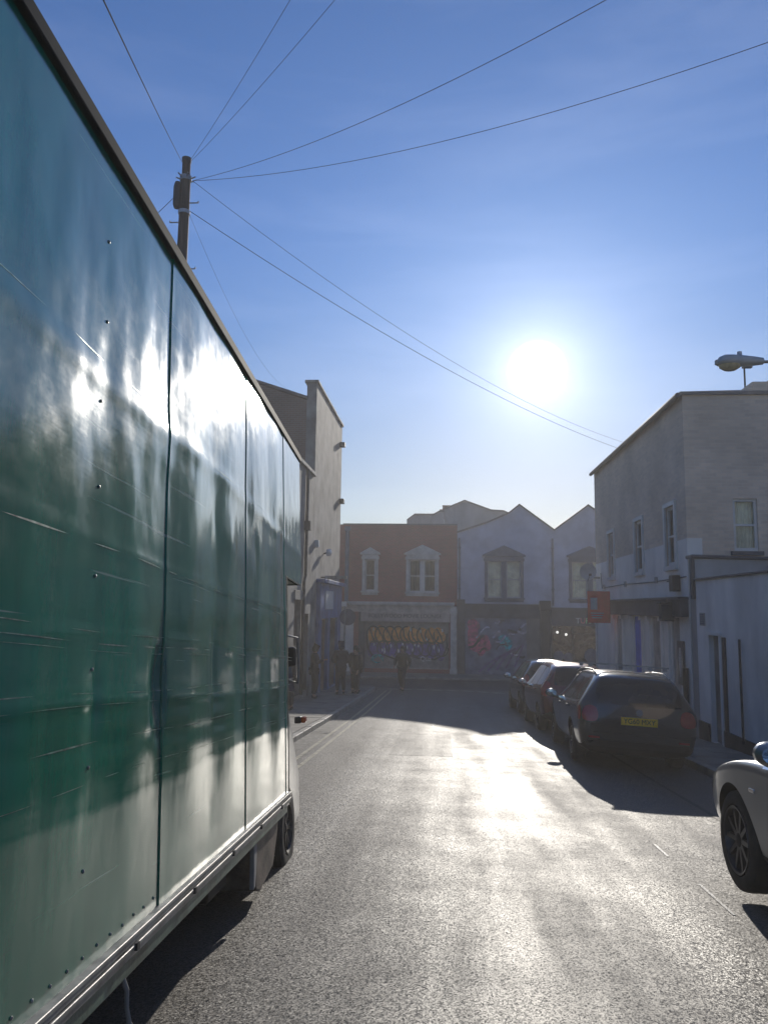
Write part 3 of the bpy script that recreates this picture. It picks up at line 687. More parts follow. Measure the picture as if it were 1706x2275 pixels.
b.build('coping', M['coping'], t, bevel=.012)
for h in dh[:2]:
    b = MB(); b.box((WL - .2, L0 + h[0], h[2]), (WL - .14, L0 + h[1], h[3]))
    for k in range(5): b.box((WL - .14, L0 + h[0] + .08 + k * .2, h[2] + .1), (WL - .125, L0 + h[0] + .2 + k * .2, h[3] - .15))
    b.build('door', M['rust'], t)
    b = MB(); b.box((WL - .05, L0 + h[0] - .12, h[3]), (WL + .05, L0 + h[1] + .12, h[3] + .3)); b.build('lintel', M['coping'], t, bevel=.01)
sash(t, basis((WL, L0, 0), (0, 1, 0), (1, 0, 0)), *dh[2])
b = MB(); b.tube([(WL + .06, 24.95, LT), (WL + .06, 24.95, 2.6), (WL + .06, 24.7, 2.4), (WL + .06, 24.7, -1.2)], .05, 10); b.box((WL, 24.8, 4.1), (WL + .2, 25.1, 4.4)); b.build('downpipe', M['dark'], t, smooth=True)

# ---- right: tall corner house
RY0, RY1, RT, RS = 17.2, 27.4, 6.42, 3.2
t = tag(empty('corner_house', (8, 22, gz(22))), 'tall tan and white corner house with dark shop fascia on the right', 'house')
wy_ = [(18.0, 18.75, 2.65, 4.05), (20.9, 21.7, 2.65, 4.05), (24.4, 25.2, 2.65, 4.05)]
rec = [(17.95, 18.55), (19.5, 20.25), (21.35, 22.15), (23.6, 24.3)]
U = lambda y: RY1 - y
holes = [(U(b_), U(a_), c_, d_) for a_, b_, c_, d_ in wy_] + [(U(b_), U(a_), -1.0 if i != 0 else -.9, 1.45) for i, (a_, b_) in enumerate(rec)]
b = MB(); wall_front(b, (WR, RY1, 0), (0, -1, 0), RY1 - RY0, zb, RT, holes, (.28, 0, 0), split=RS)
wall_front(b, (WR, RY0, 0), (1, 0, 0), .32, zb, RT, [], (0, .2, 0), split=RS)
wall_front(b, (WR + .32, RY0, 0), (1, 0, 0), 7, zb, RT, [(.68, 1.2, 2.92, 4.08), (1.62, 2.4, 2.75, 3.98)], (0, .16, 0))
b.face([(WR, RY1, zb), (WR + 7.3, RY1, zb), (WR + 7.3, RY1, RT), (WR, RY1, RT)]); b.face([(WR + 7.32, RY0, zb), (WR + 7.32, RY1, zb), (WR + 7.32, RY1, RT), (WR + 7.32, RY0, RT)])
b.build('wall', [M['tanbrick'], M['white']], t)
b = MB(); e = .06
A, B_, C_, D_ = (WR - e, RY0 - e, RT), (WR + 7.4, RY0 - e, RT), (WR + 7.4, RY1 + e, RT), (WR - e, RY1 + e, RT)
b.prism([A, B_, C_, D_], (0, 0, .07)); b.build('eaves_board', M['lead'], t)
b = MB(); r0, r1 = (WR + 3.7, RY0 + 3, RT + 1.0), (WR + 3.7, RY1 - 3, RT + 1.0); q = [Vector(p) + Vector((0, 0, .072)) for p in (A, B_, C_, D_)]
b.face([q[0], q[1], r0]); b.face([q[1], q[2], r1, r0]); b.face([q[2], q[3], r1]); b.face([q[3], q[0], r0, r1]); b.build('roof', M['slate'], t)
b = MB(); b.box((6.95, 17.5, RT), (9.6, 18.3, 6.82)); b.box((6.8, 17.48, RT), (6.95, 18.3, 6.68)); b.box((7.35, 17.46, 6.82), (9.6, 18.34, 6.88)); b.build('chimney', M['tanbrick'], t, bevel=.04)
mr_ = basis((WR, RY1, 0), (0, -1, 0), (-1, 0, 0))
for h in holes[:3]:
    sash(t, mr_, *h, inset=.03, fw=.07)
    b = MB(); b.box((h[0] - .1, -.07, h[2] - .1), (h[1] + .1, .02, h[2])); b.box((h[0] - .1, -.05, h[2]), (h[0], .02, h[3] + .1)); b.box((h[1], -.05, h[2]), (h[1] + .1, .02, h[3] + .1)); b.box((h[0], -.05, h[3]), (h[1], .02, h[3] + .1))
    xform(b.build('window_surround', M['frame']), mr_, t)
m_ = basis((WR + .32, RY0, 0), (1, 0, 0), (0, -1, 0))
sash(t, m_, .68, 1.2, 2.92, 4.08, inset=.05, fw=.06, back=M['curtain']); sash(t, m_, 1.62, 2.4, 2.75, 3.98, inset=.05, fw=.05, back=M['curtred'])
b = MB(); b.box((.6, -.06, 2.83), (1.28, .02, 2.92)); xform(b.build('window_sill', M['darkgrey']), m_, t)
for i, (a_, c_) in enumerate(rec):
    b = MB(); b.box((WR + .03, a_ + .004, -1.1), (WR + .10, c_ - .004, 1.446))
    for z in (-.7, .0, .7): b.box((WR + .018, a_ + .1, z), (WR + .0301, c_ - .1, z + .5))
    b.build('door' if i == 2 else 'shop_panel', [M['cream'], M['cream'], M['bluedoor'], M['render_pale']][i], t)
b = MB(); b.box((WR - .17, 17.25, 1.48), (WR - .002, 25.4, 1.86)); b.box((WR - .24, 17.22, 1.86), (WR - .002, 25.45, 1.92)); b.build('shop_fascia', M['darkgrey'], t)
for y in (18.75, 19.3, 20.45, 21.15, 22.35, 23.4, 24.5): MB().box((WR - .05, y - .07, -1.25), (WR - .002, y + .07, 1.37)).box((WR - .1, y - .1, 1.36), (WR - .002, y + .1, 1.479)).build('pilaster', M['white'], t)
b = MB(); b.box((WR - .06, 17.22, -1.4), (WR - .002, 27.3, -1.02)); b.build('plinth', M['dark'], t)
b = MB(); b.tube([(WR - .07, 17.4, .38), (WR - .07, 17.4, -1.0)], .06, 10); b.build('downpipe', M['dark'], t, smooth=True)
# fittings on that wall
o = tag(empty('wall_lantern', (WR - .25, 18.05, 1.6)), 'boxy dark lantern hanging from the shop fascia of the white corner house', 'lantern')
b = MB(); b.box((-.14, -.14, -.22), (.14, .14, .16)); b.prism([(-.18, -.18, .16), (.18, -.18, .16), (.18, .18, .16), (-.18, .18, .16)], (0, 0, .05)); b.build('housing', M['dark'], o, bevel=.02)
b = MB(); b.tube([(.25, 0, .3), (0, 0, .3), (0, 0, .2)], .02, 6); b.build('bracket', M['dark'], o)
o = MB().box((WR - .18, 17.75, 2.05), (WR - .002, 18.05, 2.42)).build('alarm_box', M['dark'], bevel=.02); tag(o, 'dark alarm box under the upstairs window of the white corner house', 'alarm box')
MB().box((WR - .1, 18.06, 2.28), (WR - .03, 18.5, 2.31)).build('conduit', M['dark'], o)
o = MB().box((WR - .05, 17.6, -.02), (WR - .004, 18.02, .95)).build('poster_frame', M['posterd'], bevel=.006); tag(o, 'dark framed poster with a pale figure on the white shop wall', 'poster')
b = MB()
for k in range(10):
    a = k / 10; w = .05 + .09 * math.sin(a * 3.0); b.box((WR - .054, 17.81 - w * .7, .15 + a * .65), (WR - .0505, 17.81 + w * .7, .15 + a * .65 + .06))
b.build('picture', M['posterl'], o)
# satellite dish
o = tag(empty('satellite_dish', (WR - .42, 26.6, 2.9)), 'grey satellite dish on the far end of the white corner house', 'satellite dish')
b = MB(); b.lathe([(.08, .001), (.07, .09), (.04, .2), (0, .28), (-.012, .28), (.03, .19), (.06, .09), (.07, .001)], (0, 0, 0), 'y', 24); b.build('dish', M['lampbody'], o, smooth=True)
b = MB(); b.tube([(0, .1, 0), (.2, .15, -.2), (.42, .1, -.2)], .025, 8); b.tube([(0, .06, -.3), (0, -.38, -.12)], .012, 6); b.box((-.04, -.42, -.16), (.04, -.34, -.08)); b.build('mount', M['dark'], o)
# aerial on the roof
o = tag(empty('aerial_mast', (6.99, 18.0, 6.68)), 'thin television aerial mast on the roof of the corner house below the street lamp', 'aerial')
b = MB(); b.tube([(0, 0, -.2), (0, 0, .82)], .022, 8); b.build('mast', M['dark'], o)
b = MB(); b.tube([(-.3, 0, .82), (.45, 0, .82)], .012, 6)
for k in range(7): b.tube([(-.28 + k * .11, -.12, .82), (-.28 + k * .11, .12, .82)], .006, 5)
b.build('antenna', M['steel'], o)

for nm, u in (('left', 790), ('middle', 1318)):
    b = MB(); b.tube([(fx(u), FY - .09, fz(300)), (fx(u), FY - .09, fz(690))], .055, 8)
    for v in (360, 480, 600): b.box((fx(u) - .09, FY - .13, fz(v)), (fx(u) + .09, FY - .001, fz(v) + .05))
    b.build('downpipe', M['stonedark'], t1 if u < 1000 else t2)
o = tag(empty('gutter_rail', (WR - .12, 22, RT)), 'dark gutter along the eaves of the tan corner house', 'gutter')
b = MB(); b.tube([(0, RY0 - 22 - .1, -.02), (0, RY1 - 22, -.02)], .06, 8); b.build('trough', M['darkgrey'], o)
for y in (19.6, 22.9, 25.9):
    o = MB().box((WR - .03, y, 2.3), (WR - .001, y + .22, 2.45)).build('air_brick', M['render_pale']); tag(o, {19.6: 'small air brick nearest the alarm box on the white corner house', 22.9: 'small air brick midway along the white corner house', 25.9: 'small air brick nearest the satellite dish on the white corner house'}[y], 'air brick', 'air bricks on the white wall')
o = MB().tube([(WR - .02, 17.3, 2.36), (WR - .02, 20, 2.33), (WR - .02, 23, 2.37), (WR - .02, 26.3, 2.34), (WR - .02, 26.5, 2.85)], .012, 6).build('wall_cable', M['dark']); tag(o, 'thin dark cable running along the side wall of the corner house', 'cable')
# ---- extension and yard wall
t = tag(empty('rear_extension', (7, 17, gz(17))), 'low pale extension with dark capping behind the white yard wall', 'building')
b = MB(); b.box((WR + .02, 14.2 + 2.6, zb), (WR + 6, RY0 - .01, 2.72)); b.build('wall', M['render_pale'], t)
b = MB(); b.prism([(WR - .06, 16.74, 2.74), (WR + 6, 16.74, 2.60), (WR + 6, 16.74, 2.67), (WR - .06, 16.74, 2.81)], (0, .44, 0))
b.box((WR - .06, 16.78, 1.86), (WR + .018, 16.92, 2.76)); b.build('capping', M['darkgrey'], t, bevel=.02)
t = tag(empty('yard_wall', (WR, 10, gz(10))), 'long white painted yard wall with dark coping and a doorway beside the parked cars', 'wall')
b = MB(); W0, W1, WT = 2.0, 16.74, 2.25
wall_front(b, (WR, W1, 0), (0, -1, 0), W1 - W0, zb, WT, [(W1 - 16.05, W1 - 15.4, -.95, 1.14)], (.16, 0, 0))
b.face([(WR + .22, W0, zb), (WR + .22, W1, zb), (WR + .22, W1, WT), (WR + .22, W0, WT)]); b.face([(WR, W0, zb), (WR + .22, W0, zb), (WR + .22, W0, WT), (WR, W0, WT)])
b.face([(WR, W0, WT), (WR, W1, WT), (WR + .22, W1, WT), (WR + .22, W0, WT)]); b.build('wall', M['yardwhite'], t)
b = MB()
for k in range(12): b.box((WR - .05, W0 + k * 1.228, WT + .002), (WR + .27, W0 + k * 1.228 + 1.22, WT + .045))
b.build('coping', M['darkgrey'], t, bevel=.01)
b = MB(); b.box((WR + .1, 15.4, -.95), (WR + .15, 16.05, 1.14)); b.box((WR + .085, 15.5, .2), (WR + .1, 15.95, 1.0)); b.build('door', M['render_grey'], t)
b = MB(); b.box((WR - .03, 15.36, -.9), (WR + .02, 15.42, 1.18)); b.box((WR - .04, 15.3, 1.14), (WR + .02, 16.1, 1.2)); b.box((WR - .03, 15.2, -1.0), (WR - .002, 15.36, -.9)); b.build('door_frame', M['white'], t)
b = MB(); b.box((WR - .035, W0, zb), (WR - .002, 15.3, -.62)); b.box((WR - .035, 16.12, zb), (WR - .002, W1, -.62)); b.build('plinth', M['dark'], t)
b = MB(); b.box((WR - .02, 15.1, -.75), (WR - .001, 15.28, 1.12)); b.build('door_post', M['dark'], t)
b = MB(); b.tube([(WR - .05, 14.3, 1.12), (WR - .05, 14.3, -.7)], .022, 8); b.build('cable_pipe', M['dark'], t)
b = MB(); b.box((WR - .02, 16.2, 1.32), (WR - .002, 16.5, 1.58)); b.build('vent', M['render_pale'], t)
b = MB(); [b.box((WR - .028, 16.23, 1.35 + k * .045), (WR - .02, 16.47, 1.37 + k * .045)) for k in range(5)]; b.build('vent_slats', M['stonedark'], t)
# terrace on the right beside and behind the camera (seen mirrored in the truck)
t = tag(empty('side_house', (9, -4, gz(0))), 'tan house end standing behind the near end of the yard wall', 'house')
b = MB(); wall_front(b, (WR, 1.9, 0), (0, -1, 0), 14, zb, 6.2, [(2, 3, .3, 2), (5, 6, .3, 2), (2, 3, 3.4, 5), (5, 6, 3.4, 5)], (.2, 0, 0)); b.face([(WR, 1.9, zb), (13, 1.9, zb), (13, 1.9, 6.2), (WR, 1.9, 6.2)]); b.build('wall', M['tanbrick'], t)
mm = basis((WR, 1.9, 0), (0, -1, 0), (-1, 0, 0))
for h in [(2, 3, .3, 2), (5, 6, .3, 2), (2, 3, 3.4, 5), (5, 6, 3.4, 5)]: sash(t, mm, *h)
b = MB(); b.prism([(WR - .1, 2.0, 6.2), (13, 2.0, 6.2), (9, 2.0, 7.8)], (0, -14, 0)); b.build('roof', M['slate'], t)

# ------------------------------------------------------------------ poles, signs, lamp
def bezier(a, b_, sag, n=14):
    a = Vector(a); b_ = Vector(b_); return [a.lerp(b_, k / n) - Vector((0, 0, sag * 4 * (k / n) * (1 - k / n))) for k in range(n + 1)]
PX, PY, PZ = -4.40, 11.9, 9.12
t = tag(empty('telegraph_pole', (PX, PY, gz(PY))), 'dark wooden telegraph pole with black cable box behind the green truck', 'telegraph pole'); h = PZ - gz(PY)
b = MB(); b.tube([(0, 0, -.2), (0, 0, h - .28), (0, 0, h - .28), (0, 0, h)], [.125, .082, .07, .07], 14); b.build('pole', M['wood'], t, smooth=True)
b = MB(); b.lathe([(0, .001), (0, .078), (.07, .082), (.09, .001)], (0, 0, h - .04), 'z', 14); b.build('cap', M['dark'], t)
b = MB(); b.lathe([(-.26, .001), (-.26, .05), (-.2, .07), (.12, .07), (.2, .05), (.2, .001)], (-.12, -.03, h - .62), 'z', 14); b.build('cable_box', M['plastic'], t, smooth=True)
b = MB(); b.lathe([(-.04, .084), (-.04, .1), (.04, .1), (.04, .084)], (0, 0, h - .34), 'z', 14); b.lathe([(-.03, .086), (-.03, .1), (.03, .1), (.03, .086)], (0, 0, h - .95), 'z', 14)
for k in range(6): a = k * 1.05; b.tube([(.09 * math.cos(a), .09 * math.sin(a), h - .34), (.17 * math.cos(a), .17 * math.sin(a), h - .31)], .012, 6)
b.build('ring_head', M['steel'], t)
for i, (s, dz) in enumerate(((1, .78), (-1, 1.12), (1, 1.95), (1, 2.48), (-1, 1.6))):
    b = MB(); b.tube([(s * .06, 0, h - dz), (s * .24, 0, h - dz)], .011, 6); b.tube([(s * .235, 0, h - dz), (s * .235, 0, h - dz + .03)], .011, 6); b.build('step', M['steel'], t)
def wire(a, c, sag, r, label):
    o = MB().tube(bezier(a, c, sag, 20), r * .45, 6).build('overhead_wire', M['cable'], smooth=True); tag(o, label, 'wire', 'overhead wires'); return o
P = (PX, PY, PZ - .3); RB = Vector((0, 0, 1.6))
def end(d, k): return tuple(RB + Vector(d) * k)
PR = (PX + .12, PY, PZ - .38)
wire((PX - .04, PY - .05, PZ - .1), end((-.355, .698, .622), 2.4 / .355 * .62), .02, .0085, 'thin wire rising steeply from the pole top to the upper left')
wire((PX + .05, PY - .06, PZ - .1), end((-.168, .741, .650), 9.5), .04, .006, 'faint wire rising from the pole, leftmost of the close pair')
wire((PX + .06, PY - .06, PZ - .1), end((-.12, .747, .653), 9.0), .05, .006, 'faint wire rising from the pole, rightmost of the close pair')
wire(PR, end((.172, .75, .642), 9.0), .22, .009, 'long sagging wire crossing the sky to the top edge, upper of two')
wire(PR, end((.345, .742, .583), 9.2), .30, .009, 'long sagging wire crossing the sky to the right edge, lower of two')
wire(PR, (WR, 22.6, 6.5), .55, .0085, 'thin upper wire running down to the eaves of the right corner house')
wire((PX + .09, PY, PZ - .92), (WR, 23.2, 6.44), .38, .012, 'thicker lower wire running down to the eaves of the right corner house')
wire((PX - .12, PY, PZ - .6), (-9.5, 14.0, 6.4), .25, .012, 'short wire dropping left from the cable box to behind the truck')
wire((PX + .1, PY, PZ - 1.0), (-5.6, 26.8, 9.4), .6, .005, 'faint wire dropping behind the pole towards the brown gable')

# street lamp
t = tag(empty('street_lamp', (5.12, 10.0, gz(10) + .1)), 'old grey street lamp head on a thin arm above the corner house', 'street lamp'); zg = gz(10) + .1
LZ = 4.84
def L(x, y, z): return (x - 5.12, y - 10, z - zg)
b = MB(); b.tube([L(5.12, 10, zg), L(5.12, 10, zg + 1.2), L(5.12, 10, zg + 1.25), L(5.12, 10, LZ - .2), L(5.05, 10, LZ - .03), L(4.85, 10, LZ + .01), L(4.05, 10, LZ + .0)], [.09, .09, .06, .05, .032, .022, .02], 12); b.build('column', M['steel'], t, smooth=True)
# lantern body: lofted casing
prof = [(4.12, .055, .055, 0), (4.0, .075, .075, 0), (3.88, .095, .088, -.0), (3.75, .11, .10, .0), (3.64, .115, .095, .005), (3.57, .10, .07, 0), (3.535, .05, .03, -.01)]
b = MB(); n = 20; rings = []
for (x, ry, rz, dz) in prof:
    rings.append([L(x, 10 + ry * math.cos(2 * math.pi * k / n), LZ + dz + (rz if math.sin(2 * math.pi * k / n) > 0 else rz * .62) * math.sin(2 * math.pi * k / n)) for k in range(n)])
for a, c in zip(rings, rings[1:]):
    for k in range(n): b.face([a[k], a[(k + 1) % n], c[(k + 1) % n], c[k]])
b.face(rings[0]); b.face(rings[-1]); b.build('lantern_casing', M['lampbody'], t, smooth=True)
b = MB(); b.lathe([(-.105, .001), (-.10, .5), (-.05, .9), (.0, 1.0)], (0, 0, 0), 'z', 20)
b.v = [L(3.70 + v[0] * .145, 10 + v[1] * .10, LZ - .035 + v[2] * .75) for v in b.v]; b.build('lamp_bowl', M['lens'], t, smooth=True)
b = MB(); b.box(L(3.52, 9.97, LZ - .03), L(3.545, 10.03, LZ + .03)); b.box(L(3.86, 9.97, LZ - .08), L(3.98, 10.03, LZ - .06)); b.build('clip', M['alu'], t, bevel=.005)
b = MB(); b.lathe([(0, .035), (.05, .03), (.06, .001)], L(3.83, 10, LZ + .09), 'z', 12); b.build('photocell', M['lampclear'], t, smooth=True)

# red board sign
t = tag(empty('board_sign', (4.62, 24.0, gz(24) + .1)), 'red board on a thin white post beyond the parked cars', 'sign'); zg = gz(24) + .1
b = MB(); b.tube([(0, 0, 0), (0, 0, 2.18 - zg)], .03, 8); b.build('post', M['frame'], t)
b = MB(); b.box((-.26, -.05, 1.22 - zg), (.42, -.02, 2.18 - zg)); s = b.build('board', M['redboard'], t, bevel=.008)
b = MB(); b.box((-.17, -.058, 1.62 - zg), (.03, -.051, 1.98 - zg)); b.build('panel', M['boardpanel'], s)
b = MB(); [b.box((-.17 + .02 * k, -.056, 1.5 - zg - k * .07), (.22 - .03 * k, -.051, 1.53 - zg - k * .07)) for k in range(3)]; b.build('caption_bar', M['boardpanel'], s)
# round sign seen from behind, left pavement
t = tag(empty('road_sign', (-3.86, 30.0, gz(30) + .08)), 'round road sign seen from behind on a post beside the blue shop front', 'road sign'); zg = gz(30) + .08
b = MB(); b.tube([(0, 0, 0), (0, 0, 1.62 - zg)], .035, 8); b.build('post', M['steel'], t)
b = MB(); b.lathe([(-.012, .001), (-.012, .32), (.012, .32), (.012, .001)], (.1, .05, 1.2 - zg), 'y', 28); b.box((-.02, .0, 1.05 - zg), (.22, .04, 1.09 - zg)); b.build('sign_plate', M['stonedark'], t)

# ------------------------------------------------------------------ box truck
F = Vector((-.023, 1, -.078)).normalized(); Uv = Vector((-.055, .078, 1)); Rt = F.cross(Uv).normalized(); Uv = Rt.cross(F).normalized()
TM = Matrix.Identity(4)
for i in range(3): TM[i][0] = Rt[i]; TM[i][1] = F[i]; TM[i][2] = Uv[i]
TM.translation = Vector((-1.098, 2.0, .50))
T = tag(empty('box_truck', mtx=TM), 'dark green box truck with dented side panels and overhanging front', 'truck')
HB = 2.86; OV = 1.66
stiff = [-.45, .42, 1.12, 1.87, 2.6, 3.3, 3.9]
def dent(y, z):
    # pillow between the frame posts
    d = 0
    for a, c in zip(stiff, stiff[1:]):
        if a <= y <= c:
            u = (y - a) / (c - a); d += (.0115 if y > 1.12 else .006) * math.sin(math.pi * u) ** 2 * max(0, math.sin(math.pi * min(1, max(0, z / HB)))) ** .4
    e = max(0, min(1, (y + 1.4) / .1, z / .6, (HB - z) / .4)); e = e * e * (3 - 2 * e)
    w = .0052 * noise.noise((y * 1.5, z * .9, 3.1)) + .0022 * noise.noise((y * 4.2, z * 1.6, 9.0)) + .0005 * noise.noise((y * 13, z * 4.5, 5.0))
    upz = max(0, min(1, (z - 1.0) / .8))
    w += upz * (.0026 * noise.noise((y * 7, z * 3.0, 1.0)) + .0008 * noise.noise((y * 16, z * 9, 2.0)))
    for zc, am, wd, ph in ((1.02, .007, .018, 0), (.80, .010, .022, 1), (.66, -.006, .03, 2), (1.36, .006, .02, 3), (.48, .004, .02, 4), (1.95, .010, .05, 5)):
        zz = zc + .02 * math.sin(y * 1.3 + ph); w += .7 * am * math.exp(-((z - zz) / wd) ** 2) * (.55 + .45 * noise.noise((y * 2.5, ph * 7.3, 0)))
    for yc, zc, am, wy2, wz in ((1.06, .86, -.045, .05, .16), (.44, .80, -.010, .04, .12), (1.87, .95, -.014, .05, .2), (2.6, 1.05, -.006, .04, .2), (1.85, .22, -.014, .06, .1), (1.5, .16, -.012, .15, .05), (1.9, 1.75, -.009, .05, .14), (2.2, 1.62, .012, .12, .1), (2.85, 1.7, -.014, .06, .16), (.45, 2.0, -.007, .05, .2), (1.0, 1.9, .012, .2, .15)):
        w += .6 * am * math.exp(-((y - yc) / (wy2 * 1.3)) ** 2 - ((z - zc) / wz) ** 2)
    return d + w * e
def panel(y0, y1, z0, z1, off):
    st = .022; nyy = max(2, int((y1 - y0) / st)); nzz = max(2, int((z1 - z0) / st))
    vs = []; fs = []
    for j in range(nyy + 1):
        for k in range(nzz + 1):
            y, z = y0 + (y1 - y0) * j / nyy, z0 + (z1 - z0) * k / nzz; vs.append((dent(y, z) + off, y, z))
    for j in range(nyy):
        for k in range(nzz):
            a = j * (nzz + 1) + k; fs.append((a, a + nzz + 1, a + nzz + 2, a + 1))
    # turned-in edges so each sheet has thickness
    def edge(idx):
        base = len(vs); 
        for i in idx: x, y, z = vs[i]; vs.append((x - .02, y, z))
        for q in range(len(idx) - 1): fs.append((idx[q], idx[q + 1], base + q + 1, base + q))
    w = nzz + 1
    edge([k for k in range(w)]); edge([nyy * w + k for k in reversed(range(w))]); edge([j * w for j in reversed(range(nyy + 1))]); edge([j * w + nzz for j in range(nyy + 1)])
    me = bpy.data.meshes.new('side_panel'); me.from_pydata(vs, [], fs); me.materials.append(M['truckgreen'])
    bm = bmesh.new(); bm.from_mesh(me); bmesh.ops.recalc_face_normals(bm, faces=bm.faces)
    for f in bm.faces: f.smooth = True
    for e in bm.edges:
        if len(e.link_faces) == 2 and e.calc_face_angle(0) > .9: e.smooth = False
    bm.to_mesh(me); bm.free()
    o = bpy.data.objects.new('side_panel', me); COL.objects.link(o); o.parent = T; return o
panel(-1.5, 1.12, 0, HB, .0); panel(1.122, 2.6, 0, HB, .006); panel(2.602, 3.9, 0, HB, .011); panel(3.902, 3.99, 0, HB, .015); panel(3.992, 4.72, OV, HB, .015)
b = MB(); b.box((-2.1, -1.5, .0), (-.045, 3.985, HB - .01)); b.box((-2.1, 3.985, OV + .01), (-.045, 4.70, HB - .01)); b.build('box_body', M['skirtgreen'], T)
b = MB(); b.prism([(-.05, 4.70, OV), (-.005, 4.71, OV), (-.03, 4.76, OV + .05), (-.03, 4.76, HB - .05), (-.005, 4.71, HB), (-.05, 4.70, HB)], (-2.0, 0, 0)); b.build('front_panel', M['skirtgreen'], T)
b = MB(); b.box((-2.1, -1.52, HB - .05), (.026, 4.76, HB + .018)); b.build('roof_capping', M['alutrim'], T, bevel=.008)
b = MB(); b.box((-.01, 3.985, 0), (.016, 4.03, OV)); b.box((-.03, 4.69, OV), (.012, 4.735, HB - .1)); b.build('corner_post', M['alutrim'], T, bevel=.004)
b = MB()
for z0_, z1_, x in ((-.012, .004, .034), (-.030, -.016, .028), (-.050, -.034, .034), (-.072, -.054, .026)): b.box((-.05, -1.5, z0_), (x, 4.02, z1_))
b.box((-.06, -1.5, -.072), (.018, 4.01, .002)); b.build('side_rail', M['alu'], T, bevel=.002, seg=1)
b = MB(); b.box((-.08, -1.5, -.14), (.008, 3.98, -.0725)); b.build('lower_rail', M['skirtgreen'], T, bevel=.006)
b = MB(); rr = random.Random(5)
def rivet(y, z, r=.0065):
    x = dent(y, z) + .001; b.lathe([(0, r), (.003, r * .8), (.0045, .0005)], (x, y, z), 'x', 8)
k = -1.45
while k < 3.96:
    rivet(k, .045 + rr.uniform(-.003, .003), .006); k += .105
for s in (1.14, 2.62, 3.92):
    z = .14
    while z < HB - .12: rivet(s + rr.uniform(-.003, .003), z, .007); z += .155
for s in (.42, 1.87, 3.3, -.45):
    z = .3
    while z < HB - .12: rivet(s + rr.uniform(-.01, .01), z, .007); z += .31
b.build('rivets', M['alu'], T, smooth=True)
for k in range(7): MB().box((.03, -.6 + k * .7, -.055), (.042, -.575 + k * .7, -.03)).build('rail_clip', M['dark'], T)
# long rub marks at fixed heights, their pale colour also painting the creases' bright glints
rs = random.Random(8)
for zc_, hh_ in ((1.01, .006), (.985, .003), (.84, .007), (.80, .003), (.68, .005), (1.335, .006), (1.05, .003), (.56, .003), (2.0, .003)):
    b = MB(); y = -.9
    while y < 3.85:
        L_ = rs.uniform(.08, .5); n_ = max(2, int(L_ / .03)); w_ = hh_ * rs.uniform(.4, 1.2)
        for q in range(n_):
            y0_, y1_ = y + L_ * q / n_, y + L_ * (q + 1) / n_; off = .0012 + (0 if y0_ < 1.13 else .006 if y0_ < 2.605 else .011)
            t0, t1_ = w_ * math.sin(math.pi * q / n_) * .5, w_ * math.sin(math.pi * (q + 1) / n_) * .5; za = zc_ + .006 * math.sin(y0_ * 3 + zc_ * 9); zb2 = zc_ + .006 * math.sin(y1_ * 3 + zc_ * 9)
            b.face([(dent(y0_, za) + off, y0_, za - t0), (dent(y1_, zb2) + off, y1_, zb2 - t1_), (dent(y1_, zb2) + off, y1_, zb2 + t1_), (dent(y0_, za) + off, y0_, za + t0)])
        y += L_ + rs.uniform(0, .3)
    b.build('rub_glint', M['scrape_glint'], T, smooth=True, recalc=False)
# chassis, skirts, mud flap
GR = -.66                                    # local ground level under the front wheel
b = MB(); b.box((-1.5, -1.5, -.3), (-1.35, 5.0, -.15)); b.box((-.75, -1.5, -.3), (-.6, 5.0, -.15)); b.box((-2.0, -1.4, -.148), (-.1, 3.9, -.10)); b.build('chassis', M['chassis'], T)
b = MB(); b.prism([(-.04, 3.12, -.145), (-.04, 3.86, -.145), (-.04, 3.84, -.24), (-.04, 3.66, -.44), (-.04, 3.24, -.50), (-.05, 3.14, -.47)], (-.35, 0, 0)); b.build('tank_cover', M['rust'], T, bevel=.012)
b = MB(); b.prism([(-.06, 3.0, -.145), (-.06, 3.09, -.145), (-.06, 3.08, -.30), (-.06, 3.04, -.42), (-.06, 2.99, -.43), (-.06, 3.0, -.30)], (.03, 0, 0)); b.build('support_strut', M['strap'], T, bevel=.006)
b = MB(); b.box((-.4, 2.35, -.33), (-.14, 2.75, -.15)); b.build('tool_box', M['chassis'], T, bevel=.01)
